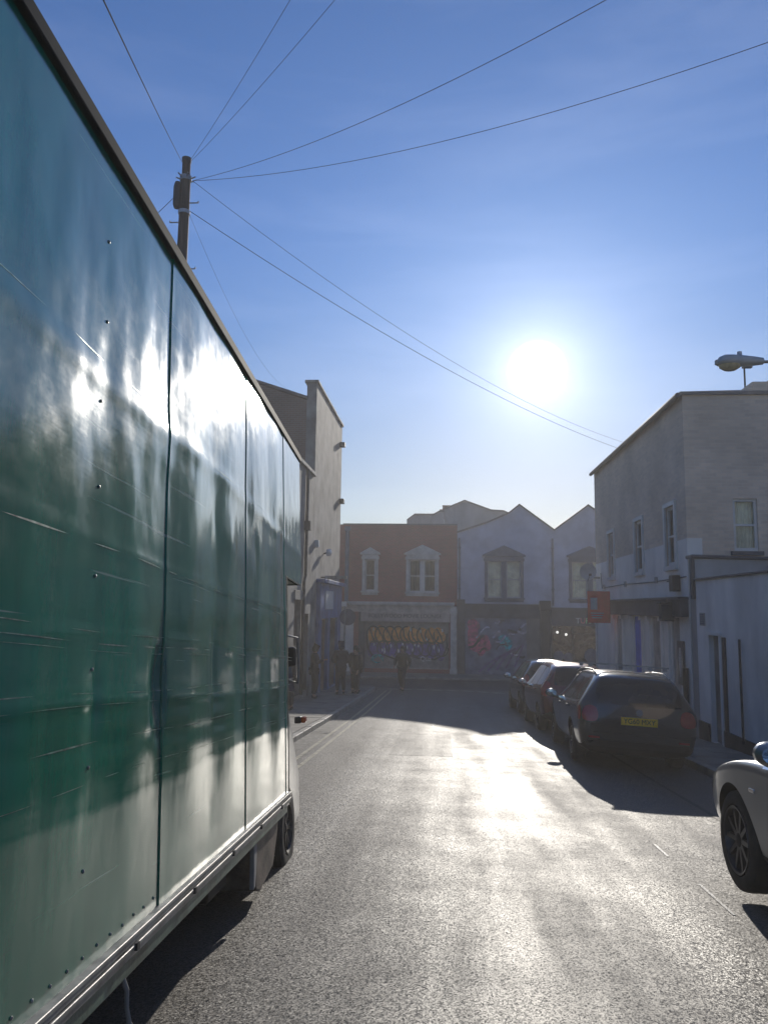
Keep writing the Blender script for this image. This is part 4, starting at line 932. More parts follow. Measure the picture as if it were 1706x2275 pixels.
def wheel_part(parent, c, r, w, rimm, side=1, spokes=6, rim_r=.6, double=False):
    """c centre of the outer face; side = direction of outer face along x"""
    b = MB(); s = side
    prof = [(-w, r * .62), (-w, r * .9), (-w * .93, r * .975), (-w * .75, r), (-w * .25, r), (-w * .07, r * .975), (0, r * .9), (.004, r * .75), (0, r * rim_r + .01), (-.02, r * rim_r)]
    b.lathe([(a * s, q) for a, q in prof], (0, 0, 0), 'x', 40)
    tw = b.build('wheel', M['rubber'], parent, smooth=True); tw.location = c
    b = MB(); rr_ = r * rim_r
    b.lathe([(a * s, q) for a, q in [(-w * .9, rr_ * .99), (-.05, rr_ * .93), (-.012, rr_ * .95), (.0, rr_ * 1.0), (.006, rr_ * .99), (.002, rr_ * .93), (-.06, rr_ * .86)]], (0, 0, 0), 'x', 40)
    b.lathe([(a * s, q) for a, q in [(-.075, rr_ * .9), (-.07, rr_ * .3), (-.02, rr_ * .22), (-.012, rr_ * .12), (-.012, .001)]], (0, 0, 0), 'x', 40, 1)
    for k in range(spokes):
        a = 2 * math.pi * k / spokes; d = Vector((0, math.cos(a), math.sin(a))); q = Vector((0, -math.sin(a), math.cos(a)))
        for sp in ((-.16, .16) if spokes < 8 else (0,)):
            P0 = d * rr_ * .2 + Vector((-.018 * s, 0, 0)); P1 = d * rr_ * .93 + q * sp * rr_ * 1.0 + Vector((-.012 * s, 0, 0)); wd = rr_ * .075
            b.prism([P0 - q * wd, P0 + q * wd, P1 + q * wd * .8, P1 - q * wd * .8], (-.03 * s, 0, 0))
    b.build('rim', [rimm, M['chassis']], tw, smooth=True)
    return tw
wheel_part(T, (-.055, 4.36, GR + .335), .335, .2, M['rimdark'], 1, 6, .56)
wheel_part(T, (-2.05, 4.36, GR + .335), .335, .2, M['rimdark'], -1, 6, .56)
wheel_part(T, (-.12, -.1, GR + .30), .335, .2, M['rimdark'], 1, 6, .56); wheel_part(T, (-1.98, -.1, GR + .30), .335, .2, M['rimdark'], -1, 6, .56)
b = MB(); b.box((-.3, .35, GR + .1), (-.1, .37, -.14)); b.build('mud_flap', M['plastic'], T)
# cab
def cabsec(y, x1, zt, zb_, tum):
    x1 += .02
    return [(-1.05 - x1, y, zb_), (-1.05 - x1 - .0, y, (zb_ + .35)), (-1.05 - x1 + tum * .2, y, (zb_ + zt) / 2), (-1.05 - x1 + tum, y, zt), (-1.05 + x1 - tum, y, zt), (-1.05 + x1 - tum * .2, y, (zb_ + zt) / 2), (-1.05 + x1, y, zb_ + .35), (-1.05 + x1, y, zb_)]
secs = [cabsec(4.02, .93, 1.55, -.42, .10), cabsec(4.5, .93, 1.60, -.42, .12), cabsec(4.85, .92, 1.50, -.42, .15), cabsec(5.15, .90, 1.0, -.42, .12), cabsec(5.45, .88, .62, -.42, .10), cabsec(5.85, .82, .42, -.42, .10), cabsec(6.05, .70, .25, -.36, .08)]
b = MB()
for a, c in zip(secs, secs[1:]):
    for k in range(8): b.face([a[k], a[(k + 1) % 8], c[(k + 1) % 8], c[k]])
b.face(secs[0]); b.face(secs[-1]); cabo = b.build('cab', M['cab'], T, smooth=True, bevel=.03)
b = MB(); b.lathe([(-.2, .40), (.012, .40), (.022, .385), (.012, .37), (-.2, .37)], (-.125, 4.36, GR + .335), 'x', 40); b.v = [(x, y, max(z, GR + .2)) for x, y, z in b.v]; b.build('wheel_arch', M['plastic'], T, smooth=True)
b = MB(); b.lathe([(-.01, .37), (-.01, .001)], (-.118, 4.36, GR + .335), 'x', 40); b.build('arch_liner', M['chassis'], T)
b = MB(); b.prism([(-.105, 4.35, .75), (-.105, 4.95, .72), (-.15, 4.78, 1.32), (-.15, 4.38, 1.36)], (.012, 0, 0)); b.build('side_window', M['carglass'], T)
b = MB(); b.prism([(-.42, 5.27, .86), (-1.68, 5.27, .86), (-1.6, 4.93, 1.42), (-.5, 4.93, 1.42)], (0, .02, .01)); b.build('windscreen', M['carglass'], T)
b = MB(); b.box((-1.80, 4.9, -.44), (-.34, 6.1, -.05)); b.build('bumper', M['plastic'], T, bevel=.04)
b = MB(); b.box((-.11, 5.02, .44), (-.05, 5.14, .50)); ind = b.build('indicator', M['plastic'], T, bevel=.01)
b = MB(); b.box((-.052, 5.03, .443), (-.01, 5.13, .497)); b.build('indicator_lens', M['amber'], ind, bevel=.012)
b = MB(); b.tube([(-.13, 4.72, .84), (-.04, 4.8, .80), (-.03, 4.82, .93), (-.04, 4.82, 1.2), (-.13, 4.7, 1.22)], .010, 6); mm_ = b.build('mirror_arm', M['alu'], T)
b = MB(); b.box((-.16, 4.84, .95), (-.06, 4.9, 1.12)); b.build('mirror_housing', M['plastic'], mm_, bevel=.02)
b = MB(); b.tube([(.0, .78, -.135), (.008, .80, -.18), (.006, .81, -.24), (.012, .82, -.29), (.02, .83, -.32)], [.009, .009, .008, .009, .012], 8); b.build('hanging_strap', M['strap'], T, smooth=True)

# ------------------------------------------------------------------ cars
def make_car(name, label, cat, loc, rz, roll, spec, paint, group='cars parked along the right kerb'):
    root = tag(empty(name), label, cat, group)
    S = spec['st']                        # stations: y, zb, zbelt, ztop, wb, wbelt, wtop
    def section(s):
        y, zb_, zl, zt, wb_, wl, wt = s
        return [(0, zb_), (wb_ * .8, zb_), (wb_, zb_ + .09), (wl * 1.0 + .01, zb_ + (zl - zb_) * .55), (wl, zl - .035), (wl - .025, zl + .02), (wt + .02, zt - .11), (wt - .05, zt - .03), (wt * .6, zt), (0, zt + .012)]
    vs = []; fs = []; n = 10
    for s in S:
        sec = section(s); ring = [(x, s[0], z) for x, z in sec] + [(-x, s[0], z) for x, z in reversed(sec[1:-1])]; vs += ring
    m = len(ring)
    for j in range(len(S) - 1):
        for k in range(m): fs.append((j * m + k, j * m + (k + 1) % m, (j + 1) * m + (k + 1) % m, (j + 1) * m + k))
    # end caps as quad strips between left and right halves
    for base, flip in ((0, 0), ((len(S) - 1) * m, 1)):
        for k in range(n - 1):
            a, c = base + k, base + k + 1; a2, c2 = base + (m - k) % m, base + m - k - 1
            q = (a, c, c2, a2) if k > 0 else (a, c, c2)
            if k == n - 2: q = (a, c, a2)
            fs.append(q if flip else q[::-1])
    me = bpy.data.meshes.new('tmp'); me.from_pydata(vs, [], fs)
    bm = bmesh.new(); bm.from_mesh(me); bmesh.ops.recalc_face_normals(bm, faces=bm.faces)
    cl = bm.edges.layers.float.new('crease_edge')
    for e in bm.edges:
        a, c = e.verts; ia, ic = a.index % m, c.index % m
        if ia == ic and ia in (4, m - 4): e[cl] = .55
        if ia == ic and ia in (2, m - 2): e[cl] = .4
        if a.index // m == c.index // m and a.index // m in (0, len(S) - 1): e[cl] = .35
    bm.to_mesh(me); bm.free()
    tmp = bpy.data.objects.new('tmp', me); COL.objects.link(tmp)
    sub = tmp.modifiers.new('s', 'SUBSURF'); sub.levels = sub.render_levels = 3
    cut = None
    bpy.context.view_layer.update()
    smooth_me = bpy.data.meshes.new_from_object(tmp.evaluated_get(bpy.context.evaluated_depsgraph_get()))
    bvh = BVHTree.FromPolygons([v.co for v in smooth_me.vertices], [p.vertices for p in smooth_me.polygons])
    cutters = []
    for wy3 in spec['axles']:
        cb = MB(); cb.lathe([(-1.2, .001), (-1.2, spec['arch']), (1.2, spec['arch']), (1.2, .001)], (0, wy3, spec['wr']), 'x', 48)
        for sx in (-1, 1):
            cbb = MB(); x0_, x1_ = (spec['W'] / 2 - .26) * sx, (spec['W'] / 2 + .2) * sx
            a0 = spec['arch']; cbb.lathe([(min(x0_, x1_), .0005), (min(x0_, x1_), a0), (max(x0_, x1_), a0), (max(x0_, x1_), .0005)], (0, wy3, spec['wr']), 'x', 48)
            co = cbb.build('cut', M['plastic']); cutters.append(co)
            md = tmp.modifiers.new('b', 'BOOLEAN'); md.operation = 'DIFFERENCE'; md.object = co; md.solver = 'EXACT'
    bpy.context.view_layer.update()
    bme = bpy.data.meshes.new_from_object(tmp.evaluated_get(bpy.context.evaluated_depsgraph_get()))
    bpy.data.objects.remove(tmp)
    for c in cutters: bpy.data.objects.remove(c)
    bme.materials.clear(); bme.materials.append(paint); bme.materials.append(M['chassis'])
    for p in bme.polygons:
        p.use_smooth = True; p.material_index = 0; c = p.center
        for wy3 in spec['axles']:
            d = math.hypot(c.y - wy3, c.z - spec['wr'])
            if d < spec['arch'] + .003 and abs(c.x) < spec['W'] / 2 - .03 and abs(abs(p.normal.x)) < .2 and abs(d - spec['arch']) < .006: p.material_index = 1
            if d < spec['arch'] and abs(abs(c.x) - (spec['W'] / 2 - .26)) < .01: p.material_index = 1
        if c.z < S[0][1] + .09 and p.normal.z < -.3: p.material_index = 1
    body = bpy.data.objects.new('body', bme); COL.objects.link(body); body.parent = root; sharpen(body, 40)
    def ray(p, d):
        h = bvh.ray_cast(Vector(p), Vector(d)); return h[0], h[1]
    def patch(name_, quad, axis, side, material, nu=10, nv=6, off=.004, parent=body, k=.22):
        """quad: 4 corners in (a,b) = (y,z) for axis 'x' or (x,z) for axis 'y'; side picks which face"""
        bb = MB(); G = []
        for i in range(nu + 1):
            row = []
            for j in range(nv + 1):
                X_, Y_ = 2 * i / nu - 1, 2 * j / nv - 1; u, v = (X_ * math.sqrt(1 - k * Y_ * Y_ / 2) + 1) / 2, (Y_ * math.sqrt(1 - k * X_ * X_ / 2) + 1) / 2
                a = [quad[0][t] * (1 - u) * (1 - v) + quad[1][t] * u * (1 - v) + quad[2][t] * u * v + quad[3][t] * (1 - u) * v for t in (0, 1)]
                if axis == 'x': h, nn = ray((side * 3, a[0], a[1]), (-side, 0, 0))
                elif axis == 'y': h, nn = ray((a[0], side * 6, a[1]), (0, -side, 0))
                else: h, nn = ray((a[0], a[1], 3), (0, 0, -1))
                if h is None:
                    h = Vector((side * spec['W'] / 2, a[0], a[1])) if axis == 'x' else Vector((a[0], side * spec['L'] / 2, a[1])); nn = Vector((side, 0, 0))
                if nn.dot(Vector((side, 0, 0)) if axis == 'x' else Vector((0, side, 0)) if axis == 'y' else Vector((0, 0, 1))) < 0: nn = -nn
                row.append(h + nn * off)
            G.append(row)
        for i in range(nu):
            for j in range(nv): bb.face([G[i][j], G[i + 1][j], G[i + 1][j + 1], G[i][j + 1]])
        o = bb.build(name_, material, parent, smooth=True); return o
    spec['detail'](root, body, patch, ray)
    for wy3 in spec['axles']:
        for sx in (1, -1):
            wheel_part(root, (sx * (spec['W'] / 2 - .035), wy3, spec['wr']), spec['wr'], .2, spec.get('rim', M['rimalloy']), sx, spec.get('spokes', 5), .68)
    root.rotation_euler = (R(spec.get('pitch', -3.4)), R(roll), R(rz)); root.location = loc
    return root

def common(root, body, patch, ray, o):
    """windows, lamps, plates shared by the cars. o: dict"""
    for s in (-1, 1):
        for q in o['side']: patch('side_window', q, 'x', s, o.get('glass', M['carglass']), 12, 8, .004, body)
        for q in o.get('trim', []): patch('window_trim', q, 'x', s, M['chrome'] if o.get('chrome') else M['plastic'], 16, 1, .007, body)
        for (ya, yb) in o['gaps']:
            patch('door_gap', k=0, quad= [(ya - .004, o['gz'][0]), (ya + .004, o['gz'][0]), (yb + .004, o['gz'][1]), (yb - .004, o['gz'][1])], axis='x', side=s, material=M['chassis'], nu=1, nv=10, off=.0025, parent=body)
        for (yh, zh) in o['handles']:
            h, nn = ray((s * 3, yh, zh), (-s, 0, 0))
            if h: MB().box((h.x - .01 * s, yh - .09, zh - .013), (h.x + .03 * s, yh + .09, zh + .015)).build('door_handle', o.get('hmat', M['chrome']), body, bevel=.008)
        mx, my, mz = o['mirror']
        b = MB(); b.lathe([(-.06, .001), (-.05, .07), (.0, .1), (.05, .095), (.07, .06), (.075, .001)], (0, 0, 0), 'y', 16)
        b.v = [(s * mx + v[0] * 1.15, my + v[1], mz + v[2] * .8) for v in b.v]; b.tube([(s * (mx - .2), my + .02, mz - .07), (s * mx, my, mz - .05)], [.03, .025], 8)
        mo = b.build('wing_mirror', o.get('mirmat', M['plastic']), body, smooth=True)
        b = MB(); b.lathe([(0, .085), (-.003, .001)], (0, 0, 0), 'y', 16); b.v = [(s * mx + v[0] * 1.1, my - .055 + v[1], mz + v[2] * .7) for v in b.v]; b.build('mirror_glass', M['mirror'], mo)
    patch('rear_window', o['rear'], 'y', -1, M['carglass'], 16, 10, .004, body)
    patch('windscreen', o['front'], 'y', 1, M['carglass'], 10, 6, .004, body)
    for s in (-1, 1):
        patch('tail_light', [(s * a, z) for a, z in o['tail']], 'y', -1, M['taillight'], 8, 8, .006, body, k=.8)
        patch('headlight', [(s * a, z) for a, z in o['head']], 'y', 1, M['lampclear'], 8, 6, .006, body, k=.8)
        if o.get('tailside'): patch('tail_light_side', o['tailside'], 'x', s, M['taillight'], 8, 8, .006, body, k=.8)

def estate_detail(root, body, patch, ray):
    common(root, body, patch, ray, dict(
        side=[[(-1.95, 1.0), (-1.18, .98), (-1.18, 1.34), (-1.72, 1.33)], [(-1.12, .98), (-.22, .96), (-.22, 1.37), (-1.12, 1.35)], [(-.16, .96), (.98, .93), (.42, 1.33), (-.16, 1.37)]],
        trim=[[(-1.98, .955), (1.0, .905), (1.0, .925), (-1.98, .98)]], chrome=True,
        gaps=[(-1.15, -1.15), (-.19, -.19), (.98, .86)], gz=(.30, .93), handles=[(-.98, .86), (.0, .85)], hmat=M['carblue'], mirmat=M['carblue'],
        mirror=(.99, .72, .97), rear=[(-.68, .97), (.68, .97), (.57, 1.37), (-.57, 1.37)], front=[(-.66, 1.0), (.66, 1.0), (.52, 1.36), (-.52, 1.36)],
        tail=[(.86, .70), (.60, .70), (.62, .94), (.82, .94)], tailside=[(-2.2, .70), (-2.0, .72), (-2.0, .92), (-2.16, .92)], head=[(.8, .55), (.45, .55), (.5, .72), (.78, .74)]))
    patch('bumper_insert', [(-.8, .34), (.8, .34), (.8, .44), (-.8, .44)], 'y', -1, M['plastic'], 12, 2, .006, body)
    patch('tailgate_gap', [(-.72, .545), (.72, .545), (.72, .555), (-.72, .555)], 'y', -1, M['chassis'], 12, 1, .004, body)
    for s in (-1, 1): patch('rear_reflector', [(s * .75, .46), (s * .58, .46), (s * .58, .49), (s * .75, .49)], 'y', -1, M['taillight'], 2, 1, .008, body)
    h, nn = ray((0, -6, .74), (0, 1, 0)); yy = h.y
    MB().box((-.27, yy - .022, .685), (.27, yy - .006, .80)).build('number_plate', M['plateyel'], body, bevel=.003)
    text_mesh('number_plate_text', 'YG60 MXY', .105, (0, yy - .024, .742), (R(90), 0, 0), M['black'], body, extrude=.001, xs=.95)
    b = MB(); b.lathe([(-.012, .001), (-.012, .052), (0, .056)], (0, 0, 0), 'y', 20); b.v = [(v[0], v[1] + yy + .0, v[2] + .875) for v in b.v]; b.build('badge', M['chrome'], body)
    MB().box((-.02, yy - .05, 1.14), (.3, yy - .035, 1.155)).build('rear_wiper', M['plastic'], body)
    for s in (-1, 1):
        b = MB(); pts = []
        for k in range(9):
            y = -1.75 + k * .27; hh, nn = ray((s * .57, y, 3), (0, 0, -1)); pts.append((s * .57, y, (hh.z if hh else 1.44) + (.055 if 0 < k < 8 else .0)))
        b.tube(pts, .017, 8); b.build('roof_rail', M['alu'], body, smooth=True)
    hh, nn = ray((0, -1.0, 3), (0, 0, -1))
    for y in (-1.35, -.35):
        b = MB(); b.box((-.66, y - .02, hh.z + .073), (.66, y + .02, hh.z + .10))
        for s in (-1, 1): b.box((s * .6 - .03, y - .03, hh.z + .03), (s * .6 + .03, y + .03, hh.z + .0745))
        b.build('roof_bar', M['steel'], body)
def hatch_detail(g):
    def f(root, body, patch, ray):
        common(root, body, patch, ray, dict(
            side=[[(-1.62, 1.02), (-.98, 1.0), (-.98, 1.42), (-1.42, 1.38)], [(-.93, 1.0), (-.12, .98), (-.12, 1.45), (-.93, 1.43)], [(-.06, .98), (.95, .95), (.45, 1.41), (-.06, 1.45)]],
            gaps=[(-.95, -.95), (-.09, -.09), (.95, .85)], gz=(.3, .97), handles=[(-.82, .9), (.05, .89)], hmat=g['p'], mirmat=g['p'], glass=g.get('glass'),
            mirror=(.95, .72, 1.0), rear=[(-.58, 1.02), (.58, 1.02), (.48, 1.42), (-.48, 1.42)], front=[(-.62, 1.02), (.62, 1.02), (.5, 1.43), (-.5, 1.43)],
            tail=[(.82, .78), (.66, .78), (.62, 1.1), (.74, 1.1)], tailside=[(-1.85, .80), (-1.72, .8), (-1.66, 1.08), (-1.74, 1.08)], head=[(.75, .6), (.42, .6), (.45, .78), (.72, .8)]))
        patch('bumper_insert', [(-.7, .36), (.7, .36), (.7, .46), (-.7, .46)], 'y', -1, M['plastic'], 12, 2, .006, body)
        h, nn = ray((0, -6, .70), (0, 1, 0)); MB().box((-.26, h.y - .02, .62), (.26, h.y - .006, .73)).build('number_plate', M['plateyel'], body)
    return f
def saloon_detail(root, body, patch, ray):
    common(root, body, patch, ray, dict(
        side=[[(-1.25, .98), (-.35, .96), (-.35, 1.31), (-.95, 1.28)], [(-.29, .96), (.86, .93), (.35, 1.28), (-.29, 1.31)]],
        trim=[[(-1.3, .935), (.92, .895), (.92, .915), (-1.3, .96)]], chrome=True,
        gaps=[(-1.25, -1.2), (-.32, -.32), (.88, .66)], gz=(.28, .90), handles=[(-1.0, .84), (.0, .82)], hmat=M['silver'], mirmat=M['silver'],
        mirror=(.99, .46, 1.03), rear=[(-.6, 1.0), (.6, 1.0), (.5, 1.3), (-.5, 1.3)], front=[(-.66, .98), (.66, .98), (.52, 1.3), (-.52, 1.3)],
        tail=[(.85, .68), (.5, .68), (.52, .84), (.82, .86)], head=[(.82, .55), (.45, .53), (.5, .66), (.8, .72)]))
    for s in (-1, 1):
        h, nn = ray((s * 3, 1.02, .735), (-s, 0, 0))
        if h: MB().box((h.x - .01 * s, .98, .722), (h.x + .008 * s, 1.07, .748)).build('side_repeater', M['chrome'], body, bevel=.005)
        patch('sill_trim', [(-.95, .27), (.95, .27), (.95, .285), (-.95, .285)], 'x', s, M['chrome'], 14, 1, .005, body)
        b = MB(); b.lathe([(0, .362), (.012, .352), (.012, .345), (-.02, .345)], (0, 0, 0), 'x', 40)
    b = MB(); b.box((-.3, 2.29, .42), (.3, 2.31, .58)); b.build('grille', M['plastic'], body)

EST = dict(L=4.55, W=1.80, wr=.325, arch=.365, axles=(-1.30, 1.28), detail=estate_detail, spokes=5,
  st=[(-2.26, .42, .68, .78, .70, .74, .64), (-2.22, .28, .84, 1.02, .80, .85, .66), (-2.12, .22, .94, 1.28, .83, .885, .645), (-1.97, .20, .96, 1.455, .83, .895, .625), (-1.2, .20, .95, 1.485, .84, .90, .61), (-.3, .20, .94, 1.49, .84, .905, .61), (.25, .20, .93, 1.45, .83, .90, .59), (.75, .20, .93, 1.20, .83, .89, .62), (1.12, .20, .92, .99, .83, .885, .72), (1.7, .22, .86, .91, .81, .86, .70), (2.1, .26, .72, .80, .76, .80, .62), (2.27, .36, .58, .66, .62, .66, .5)])
HAT = dict(L=3.85, W=1.70, wr=.30, arch=.34, axles=(-1.18, 1.20), spokes=6, rim=M['rimdark'],
  st=[(-1.92, .42, .70, .82, .62, .66, .60), (-1.86, .30, .86, 1.05, .72, .78, .62), (-1.74, .24, .96, 1.30, .76, .815, .58), (-1.52, .22, .99, 1.49, .78, .835, .56), (-.9, .2, .99, 1.545, .79, .845, .56), (-.1, .2, .98, 1.55, .79, .85, .57), (.4, .2, .97, 1.50, .79, .85, .56), (.85, .2, .97, 1.24, .78, .84, .6), (1.2, .2, .95, 1.02, .78, .83, .68), (1.6, .24, .84, .9, .75, .79, .64), (1.93, .38, .6, .68, .6, .64, .5)])
SAL = dict(L=4.6, W=1.84, wr=.338, arch=.385, axles=(-1.40, 1.42), detail=saloon_detail, spokes=10, rim=M['rimalloy'],
  st=[(-2.32, .42, .66, .74, .66, .70, .60), (-2.2, .28, .86, .95, .78, .82, .64), (-1.85, .22, .93, 1.03, .83, .88, .66), (-1.35, .2, .94, 1.22, .85, .905, .60), (-.75, .2, .93, 1.40, .85, .91, .58), (-.1, .2, .92, 1.42, .85, .915, .58), (.3, .2, .91, 1.37, .85, .915, .58), (.75, .2, .91, 1.14, .85, .91, .62), (1.1, .2, .92, 1.03, .85, .91, .72), (1.5, .21, .87, .95, .85, .905, .72), (1.9, .23, .77, .85, .82, .87, .68), (2.2, .28, .62, .70, .72, .77, .58), (2.31, .38, .52, .58, .6, .64, .45)])
def zc(x, y): return gx(x, y)
make_car('parked_car', 'dark blue grey estate car with roof bars and yellow number plate', 'car', (2.98, 14.45, zc(2.98, 14.45) - .01), -1.5, 3.0, EST, M['carblue'])
H1 = dict(HAT); H1['detail'] = hatch_detail(dict(p=M['carred']))
make_car('parked_car', 'dark red hatchback parked in front of the blue grey estate car', 'car', (2.92, 19.35, zc(2.92, 19.35)), 1.0, 2.0, H1, M['carred'])
H2 = dict(HAT); H2['detail'] = hatch_detail(dict(p=M['carblack'], glass=M['carglassg']))
make_car('parked_car', 'black hatchback with green tinted side windows, farthest in the row', 'car', (2.90, 23.6, zc(2.9, 23.6)), 1.5, 2.0, H2, M['carblack'])
make_car('parked_car', 'silver car in the near right corner showing its front wheel and mirror', 'car', (2.96, 4.42, zc(2.98, 4.42) + .06), .5, 1.2, SAL, M['silver'])

# ------------------------------------------------------------------ people
def skin_mesh(name, verts, edges, radii, material, root_i=0, sub=2):
    me = bpy.data.meshes.new(name); me.from_pydata(verts, edges, [])
    o = bpy.data.objects.new(name, me); COL.objects.link(o)
    md = o.modifiers.new('k', 'SKIN'); sv = me.skin_vertices[0].data
    for i, r in enumerate(radii):
        sv[i].radius = r if isinstance(r, tuple) else (r, r); sv[i].use_root = (i == root_i)
    sb = o.modifiers.new('s', 'SUBSURF'); sb.levels = sb.render_levels = sub
    bpy.context.view_layer.update()
    nm = bpy.data.meshes.new_from_object(o.evaluated_get(bpy.context.evaluated_depsgraph_get()))
    bpy.data.objects.remove(o)
    nm.materials.clear(); nm.materials.append(material)
    for p in nm.polygons: p.use_smooth = True
    o = bpy.data.objects.new(name, nm); COL.objects.link(o); return o
def person(label, loc, rz, pose, coat, trous, hair, h=1.72, hood=False, long_coat=.0):
    """figure facing +y"""
    s = h / 1.75; root = tag(empty('person', loc, R(rz)), label, 'person', 'people on the street')
    V = []; E = []; RR = []; idx = {}
    def add(n, p, r, to=None):
        idx[n] = len(V); V.append(tuple(c * s for c in p)); RR.append(tuple(q * s for q in r) if isinstance(r, tuple) else r * s)
        if to: E.append((idx[to], idx[n]))
    P_ = dict(pelvis=(0, 0, .95), waist=(0, .01, 1.08), chest=(0, .02, 1.30), top=(0, .0, 1.42), neck=(0, .015, 1.50), jaw=(0, .045, 1.56), head=(0, .03, 1.645), crown=(0, .02, 1.70),
              lsh=(-.17, 0, 1.41), lel=(-.23, -.02, 1.14), lwr=(-.24, .06, .90), rsh=(.17, 0, 1.41), rel=(.23, -.02, 1.14), rwr=(.24, .06, .90),
              lhip=(-.09, 0, .90), lkn=(-.10, .03, .50), lan=(-.11, 0, .09), ltoe=(-.13, .14, .03), rhip=(.09, 0, .90), rkn=(.10, .03, .50), ran=(.11, 0, .09), rtoe=(.13, .14, .03))
    P_.update(pose)
    add('pelvis', P_['pelvis'], (.135, .10)); add('waist', P_['waist'], (.125, .095), 'pelvis'); add('chest', P_['chest'], (.15, .105), 'waist'); add('top', P_['top'], (.10, .075), 'chest')
    add('neck', P_['neck'], .052, 'top'); add('jaw', P_['jaw'], (.058, .068), 'neck'); add('head', P_['head'], (.075, .092), 'jaw'); add('crown', P_['crown'], (.055, .065), 'head')
    hd = Vector(P_['head']); add('nose', tuple(hd + Vector((0, .105, -.02))), .012, 'head')
    for e_, sx in (('el', -1), ('er', 1)): add(e_, tuple(hd + Vector((sx * .082, -.0, -.01))), .014, 'head')
    for sd in 'lr':
        add(sd + 'sh', P_[sd + 'sh'], .058, 'top'); add(sd + 'el', P_[sd + 'el'], .040, sd + 'sh'); add(sd + 'wr', P_[sd + 'wr'], .026, sd + 'el')
        w = Vector(P_[sd + 'wr']); d = (w - Vector(P_[sd + 'el'])).normalized(); side = Vector((0, 1, 0)) if abs(d.y) < .8 else Vector((1, 0, 0)); side = (side - d * side.dot(d)).normalized()
        add(sd + 'palm', tuple(w + d * .07), (.03, .018), sd + 'wr')
        for q, (o_, ln) in enumerate(((-.025, .07), (-.008, .085), (.009, .08), (.025, .065))):
            k1 = w + d * .10 + side * o_; cr = d.cross(side) * .02
            add(f'{sd}f{q}', tuple(k1 + d * ln * .4 + cr * .3), .009, sd + 'palm'); add(f'{sd}g{q}', tuple(k1 + d * ln + cr), .008, f'{sd}f{q}')
        add(sd + 'th', tuple(w + d * .06 + side * .05), .010, sd + 'palm')
        add(sd + 'hip', P_[sd + 'hip'], .085, 'pelvis'); add(sd + 'kn', P_[sd + 'kn'], .058, sd + 'hip'); add(sd + 'an', P_[sd + 'an'], .038, sd + 'kn'); add(sd + 'toe', P_[sd + 'toe'], (.035, .028), sd + 'an')
    body = skin_mesh('body', V, E, RR, M['skin']); body.parent = root
    def sub(names, edges, radii, nm, mt):
        i = {n: k for k, n in enumerate(names)}
        o = skin_mesh(nm, [tuple(c * s for c in (P_[n] if n in P_ else n)) for n in names], [(i[a], i[c]) for a, c in edges], [tuple(q * s for q in r) if isinstance(r, tuple) else r * s for r in radii], mt); o.parent = body; return o
    P_['hem'] = tuple(Vector(P_['pelvis']) + Vector((0, 0, -.05 - long_coat)))
    names = ['waist', 'pelvis', 'hem', 'chest', 'top', 'neck0', 'lsh', 'lel', 'lwr', 'rsh', 'rel', 'rwr']; P_['neck0'] = tuple(Vector(P_['neck']) - Vector((0, 0, .02)))
    sub(names, [('waist', 'pelvis'), ('pelvis', 'hem'), ('waist', 'chest'), ('chest', 'top'), ('top', 'neck0'), ('top', 'lsh'), ('lsh', 'lel'), ('lel', 'lwr'), ('top', 'rsh'), ('rsh', 'rel'), ('rel', 'rwr')],
        [(.20, .155), (.205, .16), (.21, .165), (.215, .16), (.15, .115), .072, .098, .080, .052, .098, .080, .052], 'coat', coat)
    for sd in 'lr': P_[sd + 'cf'] = tuple(Vector(P_[sd + 'an']) + Vector((0, 0, .03)))
    sub(['pelvis', 'lhip', 'lkn', 'lcf', 'rhip', 'rkn', 'rcf'], [('pelvis', 'lhip'), ('lhip', 'lkn'), ('lkn', 'lcf'), ('pelvis', 'rhip'), ('rhip', 'rkn'), ('rkn', 'rcf')], [(.165, .125), .115, .088, .07, .115, .088, .07], 'trousers', trous)
    for sd in 'lr':
        P_['q'] = tuple(Vector(P_[sd + 'an']) + Vector((0, -.04, -.05))); P_['q2'] = tuple(Vector(P_[sd + 'toe']) + Vector((0, .02, .01)))
        sub([sd + 'an', 'q', 'q2'], [(sd + 'an', 'q'), ('q', 'q2')], [.05, .045, (.045, .036)], 'shoe', M['blackcloth'])
    P_['h1'] = tuple(hd + Vector((0, -.02, .02))); P_['h2'] = tuple(hd + Vector((0, -.045, -.06))); P_['h3'] = tuple(hd + Vector((0, .01, .075)))
    if hood: sub(['h1', 'h2', 'h3', 'neck'], [('h1', 'h2'), ('h1', 'h3'), ('h2', 'neck')], [(.105, .115), (.10, .09), (.07, .08), (.10, .09)], 'hood', coat)
    else:
        b = MB(); c = (hd + Vector((0, -.012, .012))) * s; N1, N2 = 16, 9; g = []
        for i in range(N2 + 1):
            th = math.pi * .60 * i / N2
            g.append([(c.x + .094 * s * math.sin(th) * math.cos(2 * math.pi * j / N1), c.y + .112 * s * math.sin(th) * math.sin(2 * math.pi * j / N1) - (.02 * s if i > 5 else 0), c.z + .112 * s * math.cos(th) - (.035 * s * (1 - math.sin(2 * math.pi * j / N1)) if i > 6 else 0)) for j in range(N1)])
        for i in range(N2):
            for j in range(N1): b.face([g[i][j], g[i + 1][j], g[i + 1][(j + 1) % N1], g[i][(j + 1) % N1]])
        b.build('hair', hair, body, smooth=True)
    return root
pz = lambda x, y: gx(KL, y) + .11
